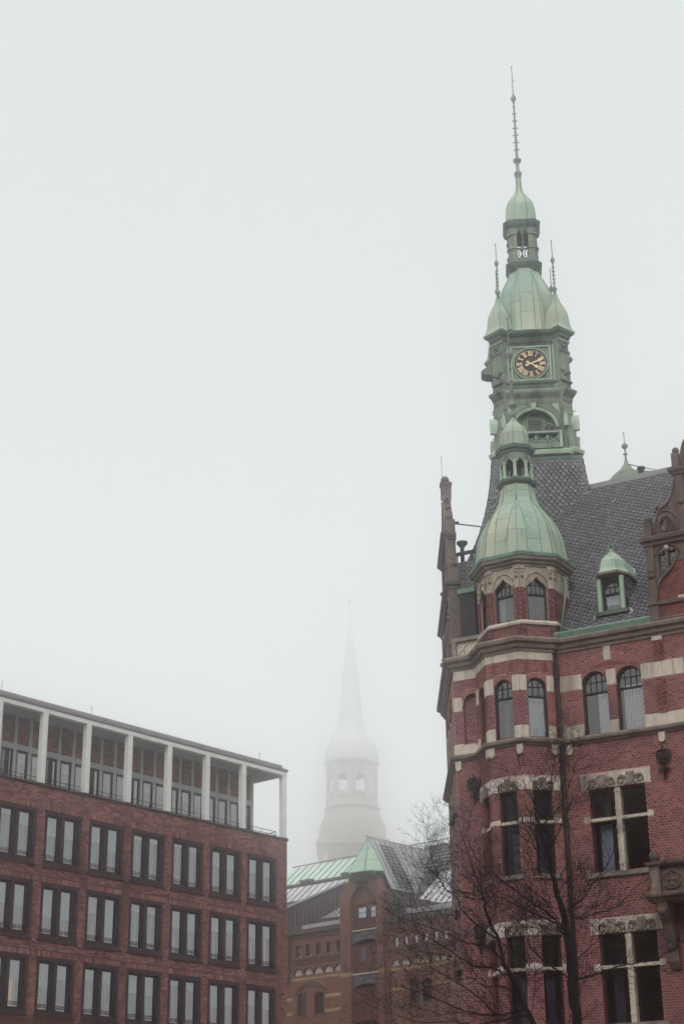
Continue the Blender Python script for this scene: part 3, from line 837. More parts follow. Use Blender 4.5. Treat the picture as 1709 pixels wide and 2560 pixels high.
finial(RB, TO[0], TO[1], [(.09, 26.7), (.1, 26.76), (.13, 26.8), (.1, 26.86), (.06, 26.92), (.055, 27.1), (.12, 27.16), (.14, 27.22), (.09, 27.28), (.045, 27.34), (.04, 27.75), (.075, 27.8), (.04, 27.85), (.036, 28.1), (.07, 28.15), (.034, 28.2), (.032, 28.55), (.06, 28.6), (.032, 28.64), (.03, 28.85), (.06, 28.9), (.05, 28.95), (.06, 29.0), (.11, 29.1), (.12, 29.2), (.1, 29.28), (.045, 29.34), (.03, 29.4), (.022, 30.5), (.04, 30.55), (.03, 30.62), (.002, 30.65)])
mb = MB(); mb.tube([(TO[0], TO[1], 30.05), (TO[0] + .1, TO[1] - .02, 30.12), (TO[0] + .2, TO[1] - .04, 30.05)], [.02, .05, .01], 5); mb.tube([(TO[0], TO[1], 29.95), (TO[0] + .12, TO[1] - .02, 29.98), (TO[0] + .22, TO[1] - .04, 29.92)], [.02, .04, .01], 5); mb.build('finial_leaf', m_copperd, RB)
# drainpipe beside the turret
mb = MB(); mb.tube([(3.95, .55, 20.75), (4.12, .25, 20.25), (3.93, -.05, 18.5)], .035, 6); mb.build('copper_drainpipe', m_copperg, RB)

# ---- slate roof
PIT = R(55); cp, sp_ = math.cos(PIT), math.sin(PIT)
RY, RZ, RL = -.05, 18.5, 8.85
roofp = lambda s, t: (s, RY + t * cp, RZ + t * sp_)
Nr = (0, -sp_, cp)
mb = MB(); mb.add([roofp(2.0, 0), roofp(12, 0), roofp(12, RL), roofp(2.0, RL), (12, 10.5, 18.5), (2.0, 10.5, 18.5)], [(0, 1, 2, 3), (3, 2, 4, 5)])
ROOF = mb.build('roof', m_under, RB)
SL = slates(roofp, lambda s, t: Nr, 2.1, 12, .05, RL - .2, .19, .145, R(25), lambda s, t: True, .006)
cen = SL.mean(1)
key = np.abs(cen[:, 0] - 5.7) + .6 * np.abs(cen[:, 2] - 22.8) + 100 * (cen[:, 0] > 6.9)
idx = set(np.argsort(key)[:300].tolist())
def single_pieces(name, P, F, idx, m, parent):
    for i in idx:
        c = P[i].mean(0); me = bpy.data.meshes.new(name); me.from_pydata((P[i] - c).tolist(), [], F); me.materials.append(m)
        put(name, me, parent, Matrix.Translation(Vector(c)))
single_pieces('slate', SL, SF, idx, m_slate1, ROOF)
rest = np.array([i for i in range(len(SL)) if i not in idx])
slate_rest = [SL[rest]]
mb = MB(); sweep(mb, [(2.0, RY + RL * cp - .02), (12, RY + RL * cp - .02)], [(-.16, RZ + RL * sp_ - .02), (.14, RZ + RL * sp_ - .24), (.17, RZ + RL * sp_ - .22), (.0, RZ + RL * sp_ + .05)])
mb.build('ridge_slates', m_slate1, RB)
# gutter
mb = MB(); sweep(mb, [(3.75, -.02), (6.93, -.02)], [(.05, 18.44), (.2, 18.46), (.24, 18.6), (.2, 18.66), (.02, 18.64)]); mb.build('gutter', m_copperg, RB)
mb = MB(); sweep(mb, [(6.93, -.02), (12, -.02)], [(.05, 18.45), (.26, 18.46), (.27, 18.5), (.02, 18.52)]); mb.build('gutter', m_stonew, RB)
mb = MB(); mb.add([roofp(5.15, 7.2), roofp(5.3, 7.2), roofp(5.3, 7.25), roofp(5.15, 7.25)], [(0, 1, 2, 3)]) if 0 else None; mb.tube([(4.55, 3.9, 24.42), (4.62, 3.75, 24.36), (4.75, 3.78, 24.46)], .03, 5); mb.build('roof_hook', m_lead, RB)

# left end of the roof behind the gable
mb = MB(); mb.add([(.3, .35, 18.6), (2.4, .35, 18.6), (2.4, 1.7, 22.45), (-.6, 1.7, 22.45), (-1.2, 5, 22.45), (2.4, 5, 22.45)], [(0, 1, 2, 3), (3, 2, 5, 4)]); mb.build('mansard_roof', m_under, RB)
sl_t = math.hypot(1.35, 3.85)
def fs(s, t): t = min(t, sl_t); return (max(s, .3 - .9 * t / sl_t), .35 + t * 1.35 / sl_t, 18.6 + t * 3.85 / sl_t)
slate_rest.append(slates(fs, lambda s, t: (0, -3.85 / sl_t, 1.35 / sl_t), -.6, 2.0, .1, sl_t, .2, .15, R(40), lambda s, t: s > .25 - .9 * t / sl_t, .005))
MB().box(-.2, .5, .92, 1.1, 20.55, 20.75).build('copper_flashing', m_copperg, RB)
mb = MB(); mb.box(.42, .95, .2, .9, 18.7, 20.7); mb.build('slate_dormer', m_pipe, RB)
MB().box(.38, 1.0, .12, .95, 20.7, 20.86).build('slate_dormer_roof', m_copperg, RB)
mb = MB(); mb.box(-.55, .35, 1.72, 1.78, 22.72, 22.84)
for x in (-.35, .2): mb.box(x, x + .04, 1.73, 1.77, 22.4, 22.75)
mb.build('roof_rail', m_pipe, RB)
mb = MB(); mb.lathe(-.2, 1.9, [(.07, 22.4), (.07, 23.05), (.1, 23.1), (.19, 23.2), (.2, 23.26), (.08, 23.3)], 10); mb.build('roof_vent', m_pipe, RB)

# ---- dormer with a copper hood
DX = 5.55
mb = MB()
for a, b in ((5.12, 5.24), (5.86, 5.98)): mb.box(a, b, .32, .6, 19.22, 20.36)
mb.build('dormer_post', m_copper, RB)
MB().box(5.02, 6.1, .25, .55, 19.12, 19.24).build('dormer_sill', m_coppern, RB)
dh = H_arch(DX, .285, 19.24, 19.98)
mb = MB(); sheet(mb, 5.24, 5.86, 19.24, 20.45, [dh], .45); reveals(mb, [dh], .1, .45); mb.build('dormer_front', m_pipe, RB)
arch_window(RB, I, dh, .53, 19.84, 3, m_glass, ((DX - .27, DX + .27, 19.24, 19.82, m_curtain),))
mb = MB(); mb.box(5.95, 6.0, .45, 1.9, 19.25, 20.45); mb.box(5.1, 5.14, .45, 1.9, 19.25, 20.45); mb.build('dormer_cheek', m_pipe, RB)
cheek = lambda s, t: (6.0, .5 + s, 19.3 + t)
slate_rest.append(slates(lambda s, t: (6.005, .5 + s, 19.3 + t), lambda s, t: (1, 0, 0), 0, 1.3, 0, 1.05, .24, .2, 0, lambda s, t: s < .2 + t * .75, .004))
def hood_plan(w, f, back): return [(DX - w, back), (DX - w, .62), (DX - w * .55, f), (DX + w * .55, f), (DX + w, .62), (DX + w, back)]
rgs = []
for w, f, z, bk in ((.56, .14, 20.42, 1.7), (.57, .13, 20.5, 1.75), (.5, .2, 20.56, 1.75), (.45, .25, 20.66, 1.8), (.43, .27, 20.8, 1.9), (.40, .3, 20.95, 2.0), (.31, .42, 21.08, 2.05), (.22, .52, 21.18, 2.05), (.12, .62, 21.27, 1.6), (.07, .67, 21.36, 1.0), (.055, .69, 21.5, .8)):
    rgs.append([(x, y, z) for x, y in hood_plan(w, f, bk if z < 21.2 else .78)])
mb = MB(); mb.rings(rgs[:2]); mb.build('dormer_eaves', m_stonew, RB)
mb = MB(); mb.rings(rgs[1:]); mb.build('dormer_hood', m_copper, RB)
mb = MB(); mb.tube([(DX + .5, 1.4, 20.45), (DX + .46, 1.55, 20.75), (DX + .35, 1.7, 21.0), (DX + .2, 1.85, 21.12)], .05, 6); mb.build('lead_flashing', m_lead, RB)
mb = MB(); mb.tube([(6.1, .45, 19.25), (6.2, .35, 19.1), (6.12, .25, 18.98)], .04, 5); mb.tube([(5.0, .3, 19.15), (4.97, .2, 18.95)], .03, 5); mb.build('lead_flashing', m_lead, RB)
finial(RB, DX, .72, [(.06, 21.45), (.09, 21.5), (.08, 21.54), (.045, 21.58), (.04, 21.68), (.06, 21.72), (.035, 21.76), (.03, 21.9), (.05, 21.93), (.03, 21.96), (.03, 22.02), (.05, 22.05), (.1, 22.13), (.09, 22.18), (.03, 22.22), (.02, 22.26), (.016, 22.62), (.03, 22.66), (.002, 22.7)])

# ---- curved gables
def gable(fr, parent, half_only=False, th=.3):
    """stepped Renaissance gable, centre at x=0, built from z 18.46"""
    W = 2.6; y0, y1 = -.06, th
    for sg in (-1, 1):
        if half_only and sg > 0: continue
        X = lambda *a: [sg * v for v in a]
        def bx(a, b, c, d, e, f, name, m, bev=.012):
            q = sorted((sg * a, sg * b)); return bevelled(MB(fr).box(q[0], q[1], c, d, e, f).build(name, m, parent), bev)
        def pr(pts, a, b, name, m): return MB(fr).prism([(sg * x, z) for x, z in pts], a, b).build(name, m, parent)
        bx(-2.62, -2.34, y0 - .03, y1, 18.46, 19.0, 'gable_pilaster', m_stoned); bx(-2.65, -2.31, y0 - .07, y1 + .02, 19.0, 19.08, 'gable_moulding', m_stoned)
        bx(-2.6, -2.36, y0 - .02, y1, 19.08, 21.0, 'gable_pilaster', m_stoned)
        MB(fr).ball(sg * -2.48, y0 - .02, 19.95, .1, 8, 5).build('gable_boss', m_stoned, parent)
        bx(-2.6, -2.36, y0 - .05, y1, 20.1, 20.16, 'gable_moulding', m_stoned)
        # pierced stone screen left of the big volute
        hole = [(-2.24, 20.02), (-2.02, 20.18), (-1.98, 20.5), (-1.98, 20.62), (-2.06, 20.74), (-2.12, 20.66), (-2.24, 20.68)]
        hole2 = [(-1.9, 20.24), (-1.76, 20.42), (-1.68, 20.6), (-1.7, 20.78), (-1.78, 20.7), (-1.9, 20.74)]
        pr([(-2.36, 19.12), (-2.24, 20.02), (-2.24, 20.68), (-2.36, 20.9)], 0, y1 - .05, 'gable_screen', m_stoned)
        pr([(-2.36, 20.9), (-2.24, 20.68), (-2.12, 20.66), (-2.06, 20.76), (-1.98, 20.64), (-1.9, 20.74), (-1.78, 20.7), (-1.7, 20.78), (-1.62, 20.6), (-1.6, 21.0), (-2.36, 21.0)], 0, y1 - .05, 'gable_screen', m_stoned)
        bx(-1.985, -1.925, .0, y1 - .06, 20.15, 20.7, 'gable_mullion', m_stoned, .008)
        curve = [(-2.38, 19.1), (-2.36, 19.45), (-2.28, 19.7), (-2.12, 19.9), (-1.95, 20.02), (-1.8, 20.18), (-1.68, 20.38), (-1.62, 20.6)]
        MB(fr).tube([(sg * x, -.03, z) for x, z in curve], .05, 6).build('gable_volute', m_stoned, parent)
        MB(fr).tube([(sg * (-1.93 + .38 * math.cos(t)), -.02, 20.62 + .3 * math.sin(t)) for t in [R(0 + 18 * i) for i in range(11)]], .035, 6).build('gable_arch_moulding', m_stoned, parent)
        MB(fr).ball(sg * -1.95, .0, 20.82, .09, 8, 5).build('gable_shell', m_stone, parent)
        # brick field inside the volute
        pts = curve + [(-1.62, 21.0), (0, 21.0), (0, 18.46), (-2.34, 18.46)]
        pr(pts, .02, y1 - .02, 'gable_wall', m_brickplain)
        fld = dict(u0=-2.4, u1=-1.58, lo=lambda u: np.interp(u, [c[0] for c in curve], [c[1] for c in curve]), hi=lambda u: 21.1, n=16)
        if sg < 0: bw.wall(fr, courses(-2.33, 0, 18.5, 20.3, [fld, H_rect(-2.4, 0, 18.98, 19.16)], .12, .077), .008, .02)
        bx(-1.6, 0, -.01, .2, 20.32, 21.0, 'gable_stone_field', m_stoned)
        bx(-2.36, 0, -.07, .1, 19.0, 19.12, 'gable_string', m_stoned)
        bx(-1.72, -1.5, -.04, .1, 19.02, 19.2, 'gable_string_block', m_stone)
        # first cornice, pedestal and ball
        sw = MB(fr); sweep(sw, [(-W, th + .02), (-W, -.06), (0, -.06)] if sg < 0 else [(0, -.06), (W, -.06), (W, th + .02)], [(-.05, 20.94), (.04, 20.95), (.06, 21.03), (.14, 21.08), (.17, 21.18), (.15, 21.22), (-.05, 21.24)]); sw.build('gable_cornice', m_stoned, parent)
        bx(-2.6, -2.36, y0, y1, 21.24, 21.72, 'gable_pedestal', m_stoned); bx(-2.62, -2.34, y0 - .02, y1 + .02, 21.72, 21.76, 'gable_pedestal_cap', m_stoned)
        MB(fr).ball(sg * -2.48, .1, 21.88, .125, 12, 8).build('stone_ball', m_stoned, parent)
        o2 = [(-2.28, 21.24), (-2.26, 21.6), (-2.16, 21.95), (-2.02, 22.15), (-1.84, 22.24), (-1.7, 22.42), (-1.58, 22.7), (-1.5, 23.15)]
        rc = (-1.9, 21.62)
        ros = [(rc[0] + .2 * math.cos(t), rc[1] + .24 * math.sin(t)) for t in [R(90 + 30 * i) for i in range(13)]]
        pr(o2[:4] + [(-1.9, 22.18), ] + ros[:7] + [(-1.9, 21.24)], .02, y1 - .08, 'gable_scroll', m_stoned)
        pr([(-1.9, 22.18), (-1.84, 22.24), (-1.7, 22.42), (-1.58, 22.7), (-1.5, 23.15), (-1.42, 23.15), (-1.42, 21.24), (-1.9, 21.24)] + list(reversed(ros[6:])), .02, y1 - .08, 'gable_scroll', m_stoned)
        MB(fr).tube([(sg * x, 0, z) for x, z in o2], .045, 6).build('gable_scroll_edge', m_stoned, parent)
        mb = MB(fr)
        for j in range(5):
            t = R(72 * j + 20); mb.tube([(sg * (rc[0] + .02 * math.cos(t)), .06, rc[1] + .02 * math.sin(t)), (sg * (rc[0] + .1 * math.cos(t + .5)), .06, rc[1] + .12 * math.sin(t + .5)), (sg * (rc[0] + .2 * math.cos(t + .4)), .06, rc[1] + .24 * math.sin(t + .4))], .025, 5)
        mb.tube([(sg * (a - rc[0]) * 1.1 + sg * rc[0], .02, (b - rc[1]) * 1.1 + rc[1]) for a, b in ros], .03, 6); mb.build('gable_rosette', m_stoned, parent)
        MB(fr).tube([(sg * (-1.9 + .45 * math.cos(t)), .0, 21.3 + .75 * math.sin(t)) for t in [R(8 * i) for i in range(14)]], .03, 5).build('gable_arch_moulding', m_stoned, parent)
        for (bxx, bz, r) in ((-2.12, 22.24, .085), (-2.24, 22.12, .06)): MB(fr).ball(sg * bxx, .1, bz, r, 8, 6).build('stone_crocket', m_stoned, parent)
        bx(-1.46, -1.2, y0, y1, 21.24, 23.2, 'gable_pilaster', m_stoned); MB(fr).ball(sg * -1.33, y0, 22.2, .09, 8, 5).build('gable_boss', m_stoned, parent)
        pr([(-1.2, 21.24), (0, 21.24), (0, 23.2), (-1.2, 23.2)], .03, y1 - .05, 'gable_wall', m_brickplain)
        sw = MB(fr); sweep(sw, [(-1.5, th + .02), (-1.5, -.06), (0, -.06)] if sg < 0 else [(0, -.06), (1.5, -.06), (1.5, th + .02)], [(-.05, 23.14), (.04, 23.15), (.06, 23.22), (.13, 23.27), (.15, 23.36), (-.05, 23.4)]); sw.build('gable_cornice', m_stoned, parent)
        bx(-1.52, -1.28, y0, y1, 23.4, 23.9, 'gable_pedestal', m_stoned); MB(fr).ball(sg * -1.4, .1, 24.02, .115, 12, 8).build('stone_ball', m_stoned, parent)
        o3 = [(-1.24, 23.4), (-1.22, 23.8), (-1.1, 24.2), (-.9, 24.42), (-.62, 24.6), (-.42, 24.9), (-.3, 25.3), (-.16, 25.4), (0, 25.4), (0, 23.4)]
        pr(o3, .0, y1 - .04, 'gable_top', m_stoned); MB(fr).tube([(sg * x, 0, z) for x, z in o3[:7]], .045, 6).build('gable_scroll_edge', m_stoned, parent)
        MB(fr).ball(sg * -.85, .1, 24.62, .1, 8, 6).build('stone_crocket', m_stoned, parent); MB(fr).ball(sg * -.5, .1, 25.1, .08, 8, 6).build('stone_crocket', m_stoned, parent)
    bevelled(MB(fr).box(-.17, .17, y0, y1, 25.3, 25.85).build('gable_pedestal', m_stoned, parent))
    MB(fr).box(-.2, .2, y0 - .03, y1 + .03, 25.8, 25.88).build('gable_pedestal_cap', m_stoned, parent)
    MB(fr).ball(0, .1, 26.02, .15, 12, 8).build('stone_ball', m_stoned, parent)
gable(Fr(9.53, -.02, 0), RB)
gp = FS(-2.78, .05, 0)
gable(Fr(gp[0], gp[1], -61.5), RB)
mb = MB(); mb.tube([gp[:2] + (26.1,), gp[:2] + (27.0,)], .008, 4); mb.build('lightning_rod', m_iron, RB)

# ---- stone balcony at the right
BX = 6.5
mb = MB(); sweep(mb, [(BX - .05, 0), (BX - .05, -.95), (12, -.95)], [(-.3, 9.98), (-.05, 9.98), (.0, 10.05), (.12, 10.09), (.14, 10.16), (.08, 10.2), (-.3, 10.2)]); mb.build('balcony_slab', m_stoned, RB)
MB().box(BX - .1, 12, -.9, .0, 9.99, 10.19).build('balcony_floor', m_stoned, RB)
bevelled(MB().box(BX, BX + .3, -.95, -.65, 10.2, 10.95).build('balcony_pedestal', m_stoned, RB)); MB().box(BX + .06, BX + .24, -.965, -.95, 10.28, 10.86).build('balcony_pedestal_panel', m_stonew, RB)
mb = MB(); sweep(mb, [(BX, 0), (BX, -.95), (12, -.95)], [(-.3, 10.95), (.02, 10.95), (.08, 11.0), (.1, 11.07), (-.3, 11.1)]); mb.build('balcony_rail', m_stoned, RB)
MB().box(BX + .3, 12, -.82, -.72, 10.2, 10.95).build('balcony_panel', m_stoned, RB)
mb = MB()
for c in (7.12, 7.78):
    mb.tube([(c + .27 * math.cos(t), -.85, 10.57 + .27 * math.sin(t)) for t in [R(30 * i) for i in range(13)]], .03, 6)
    for j in range(4):
        t = R(45 + 90 * j); mb.tube([(c + .12 * math.cos(t) + .11 * math.cos(q), -.85, 10.57 + .12 * math.sin(t) + .11 * math.sin(q)) for q in [R(36 * i) for i in range(11)]], .026, 5)
mb.build('balcony_quatrefoil', m_stoned, RB)
MB().ball(BX + .15, -.8, 11.26, .16, 14, 9).build('stone_ball', m_stoned, RB); MB().lathe(BX + .15, -.8, [(.12, 11.08), (.09, 11.12), (.06, 11.16)], 10).build('ball_neck', m_stoned, RB)
for bx0 in (6.62, 8.5):
    mb = MB(Fr(bx0, 0, 0)); prof = [(-.85, 9.98), (-.84, 9.75), (-.72, 9.55), (-.55, 9.4), (-.42, 9.1), (-.36, 8.85), (-.25, 8.7), (-.22, 8.4), (-.1, 8.2), (0, 8.2), (0, 9.98)]
    n = len(prof); mb.add([(0, y, z) for y, z in prof] + [(.3, y, z) for y, z in prof], [tuple(range(n)), tuple(range(2 * n - 1, n - 1, -1))] + [(i, (i + 1) % n, n + (i + 1) % n, n + i) for i in range(n)])
    mb.ball(.15, -.75, 9.72, .14, 8, 5); mb.ball(.15, -.3, 8.8, .12, 8, 5); mb.build('balcony_console', m_stoned, RB)
bw.build(WALL, lambda c: -(c[:, 0] + 0 * c[:, 2]) + 10 * (c[:, 0] > 7.6) + 10 * (c[:, 2] > 14.9) + 10 * (c[:, 2] < 11.3) + 10 * (c[:, 1] > .05))
TX = (4.81, 37.69)
LIMBS = [('trunk', [(0.33, -0.01, -0.1), (0.28, -0.01, 2.5), (0.18, -0.01, 4.5), (0.08, -0.01, 5.58), (0.03, -0.0, 6.4), (0.02, -0.0, 7.08), (-0.02, 0.0, 7.64), (-0.1, 0.01, 8.09), (-0.19, 0.03, 8.48), (-0.24, 0.03, 8.8), (-0.27, 0.04, 9.09), (-0.38, 0.05, 9.38), (-0.46, 0.06, 9.7), (-0.5, 0.07, 10.14)], 0.145, 0.02), ('branch', [(0.18, -0.01, 4.5), (-0.82, -0.09, 5.58), (-1.07, -0.12, 6.07), (-1.26, -0.16, 6.53), (-1.45, -0.2, 6.9), (-1.53, -0.26, 7.34), (-1.73, -0.29, 7.75), (-1.81, -0.35, 8.15), (-1.92, -0.4, 8.56), (-2.08, -0.45, 9.01), (-2.27, -0.49, 9.61)], 0.07, 0.009), ('branch', [(0.01, -0.0, 7.5), (-0.21, -0.08, 7.73), (-0.48, -0.16, 7.96), (-0.8, -0.23, 8.16), (-1.11, -0.3, 8.36), (-1.42, -0.37, 8.6), (-1.77, -0.43, 8.83), (-2.04, -0.51, 9.21), (-2.21, -0.6, 9.58)], 0.032, 0.007), ('branch', [(0.02, -0.0, 7.36), (-0.25, 0.15, 7.73), (-0.61, 0.32, 7.97), (-0.91, 0.47, 8.11), (-1.21, 0.63, 8.32), (-1.51, 0.79, 8.46), (-1.97, 0.97, 8.42), (-2.43, 1.15, 8.64)], 0.029, 0.007), ('branch', [(-0.06, 0.01, 7.95), (0.15, 0.08, 8.06), (0.42, 0.14, 8.28), (0.61, 0.22, 8.54), (0.87, 0.28, 8.83), (1.16, 0.34, 9.27), (1.32, 0.42, 9.76)], 0.026, 0.007), ('branch', [(0.11, -0.01, 7.84), (0.35, -0.15, 7.78), (0.58, -0.28, 7.86), (0.85, -0.42, 7.9), (1.15, -0.57, 8.04), (1.43, -0.71, 8.33)], 0.023, 0.007), ('branch', [(0.09, -0.01, 6.5), (0.3, -0.16, 6.52), (0.59, -0.32, 6.59), (0.96, -0.49, 6.7), (1.38, -0.67, 6.77), (1.7, -0.83, 6.78), (2.06, -1.0, 6.98)], 0.029, 0.007), ('branch', [(-0.24, 0.03, 8.8), (-0.42, 0.16, 9.11), (-0.57, 0.28, 9.43), (-0.68, 0.4, 9.78), (-0.8, 0.52, 10.1), (-0.84, 0.62, 10.49)], 0.023, 0.007), ('branch', [(-0.27, 0.04, 9.09), (-0.21, -0.1, 9.45), (-0.07, -0.24, 9.7), (0.08, -0.39, 10.03), (0.26, -0.54, 10.35)], 0.02, 0.007), ('branch', [(-0.29, 0.04, 10.3), (-0.19, -0.04, 10.61), (-0.14, -0.11, 10.96), (-0.06, -0.19, 11.35)], 0.014, 0.005), ('branch', [(-0.41, 0.06, 10.09), (-0.59, 0.18, 10.52), (-0.74, 0.31, 10.96), (-0.8, 0.42, 11.36)], 0.013, 0.004), ('branch', [(-0.35, 0.05, 9.94), (-0.13, -0.08, 10.13), (0.12, -0.22, 10.46), (0.28, -0.34, 10.86), (0.35, -0.45, 11.13)], 0.014, 0.004), ('branch', [(-0.97, -0.07, 5.91), (-1.34, 0.1, 5.83), (-1.78, 0.28, 5.82), (-2.28, 0.47, 5.92), (-2.76, 0.66, 6.15), (-3.17, 0.83, 6.34), (-3.58, 1.01, 6.54)], 0.029, 0.007), ('branch', [(-1.29, -0.12, 6.54), (-1.67, -0.25, 6.73), (-2.09, -0.37, 6.78), (-2.54, -0.49, 7.04), (-2.99, -0.61, 7.3), (-3.4, -0.73, 7.52)], 0.023, 0.007), ('branch', [(-1.44, -0.1, 6.92), (-1.79, 0.17, 7.27), (-2.19, 0.45, 7.38), (-2.56, 0.72, 7.61), (-3.01, 1.01, 7.83), (-3.43, 1.29, 8.03)], 0.023, 0.007), ('branch', [(-1.64, 0.03, 5.79), (-2.0, -0.06, 6.15), (-2.31, -0.16, 6.34), (-2.65, -0.25, 6.54), (-2.99, -0.35, 6.73), (-3.37, -0.43, 6.86)], 0.02, 0.007), ('branch', [(-1.53, -0.19, 7.35), (-1.92, -0.3, 7.61), (-2.26, -0.42, 7.87), (-2.43, -0.57, 8.19), (-2.74, -0.69, 8.45), (-2.91, -0.84, 8.84), (-2.98, -1.0, 9.16)], 0.02, 0.007), ('branch', [(-1.8, -0.25, 8.17), (-2.08, -0.09, 8.38), (-2.35, 0.08, 8.44), (-2.68, 0.25, 8.8), (-2.89, 0.41, 8.97)], 0.016, 0.007), ('branch', [(-1.13, -0.04, 6.21), (-1.5, -0.07, 6.38), (-1.85, -0.1, 6.36), (-2.12, -0.15, 6.55), (-2.51, -0.17, 6.48), (-2.93, -0.19, 6.38)], 0.02, 0.007), ('branch', [(-0.88, -0.08, 5.74), (-1.3, -0.19, 5.7), (-1.73, -0.3, 5.61), (-2.18, -0.4, 5.55), (-2.7, -0.5, 5.61), (-3.24, -0.59, 5.58), (-3.72, -0.69, 5.7)], 0.026, 0.007), ('branch', [(0.06, -0.01, 6.81), (0.29, 0.09, 7.03), (0.61, 0.18, 7.31), (0.81, 0.29, 7.46)], 0.017, 0.007), ('branch', [(0.07, -0.01, 6.4), (-0.18, 0.13, 6.69), (-0.5, 0.27, 6.92), (-0.68, 0.4, 7.15), (-0.8, 0.52, 7.45), (-0.82, 0.62, 7.88), (-0.72, 0.71, 8.47), (-0.54, 0.78, 8.98)], 0.023, 0.007), ('branch', [(-0.02, 0.0, 7.57), (-0.16, -0.11, 7.41), (-0.38, -0.22, 7.43), (-0.69, -0.31, 7.66)], 0.017, 0.007)]
# ------------------------------------------------------------------ clock tower of the town hall
TC = (1.168, 5.69); TD = 24
FT = Fr(TC[0], TC[1], TD)
def tplan(b, a, h):
    r = b - a; out = []
    # going round: front (y=-h) left to right, right, back, left ; each corner pier has a diagonal face
    q = [(-h - 0 * r, 0)]
    pts = [(-(2 * a - (a + b) + h) if 0 else -(a + b - h) , -h)]
    k = a + b - h                       # where the pier side meets the main face
    base = [(-k if 0 else -(2 * 0 + (a - (b - h))), -h), ((a - (b - h)), -h), (a, -b), (b, -a), (h, -(a - (b - h)))]
    side = [(-(a - (b - h)), -h), (a - (b - h), -h), (a, -b), (b, -a)]
    for i in range(4):
        c, s = (1, 0, -1, 0)[i], (0, 1, 0, -1)[i]
        out += [(c * x - s * y, s * x + c * y) for x, y in side]
    return out
def tloft(levels, name, m):
    mb = MB(FT); mb.rings([[(x, y, z) for x, y in tplan(b, a, h)] for b, a, h, z in levels]); return mb.build(name, m, RB)
# slate skirt, flared
def sk(z):
    t = (27.0 - z) / 3.6
    return 1.6 + .22 * t + .5 * max(0, t) ** 2.2
mb = MB(FT); mb.rings([[(sg * sk(z), tg * sk(z), z) for sg, tg in ((-1, -1), (1, -1), (1, 1), (-1, 1))] for z in [22.6 + .4 * i for i in range(12)]]); mb.build('tower_skirt', m_under, RB)
for k in range(3):
    fr = Fr(TC[0], TC[1], TD + (0, 90, -90)[k])
    def f(s, t, fr=fr):
        z = 22.6 + min(t, 4.2); s = min(max(s, -1.9), 1.9); return fr(s * sk(z) / 1.9, -sk(z) - .005, z)
    def nn(s, t, fr=fr):
        z = 22.6 + t; d = (sk(z - .05) - sk(z + .05)) / .1; v = Vector((0, -1, d)).normalized(); c, sn = fr.c, fr.s
        return (-sn * v.y, c * v.y, v.z)
    slate_rest.append(slates(f, nn, -1.86, 1.86, .0, 4.2, .205, .14, 0, lambda s, t: True, .004, .035, True))
    for sg in (-1, 1):      # hip slates
        P = slates(lambda s, t, sg=sg, f=f: f(sg * (1.72 + s), t), nn, 0, .22, 0, 4.2, .34, .12, R(25 * sg), lambda s, t: True, .004, .035)
        slate_rest.append(P)
P = np.concatenate([p for p in slate_rest if len(p)])
o = put('slate_covering', quads_mesh('slate_covering', P, SF, m_slate, rng.random(len(P))), ROOF); o['kind'] = 'stuff'
MB(FT).box(-1.62, 1.62, -1.64, 1.64, 26.7, 26.92).build('tower_apron', m_lead if 0 else m_coppern, RB)
tloft([(1.62, 1.3, 1.48, 26.85), (1.6, 1.28, 1.46, 27.0), (1.7, 1.34, 1.56, 27.08), (1.72, 1.36, 1.58, 27.2), (1.66, 1.32, 1.52, 27.28), (1.56, 1.22, 1.42, 27.34)], 'tower_base_cornice', m_copper)
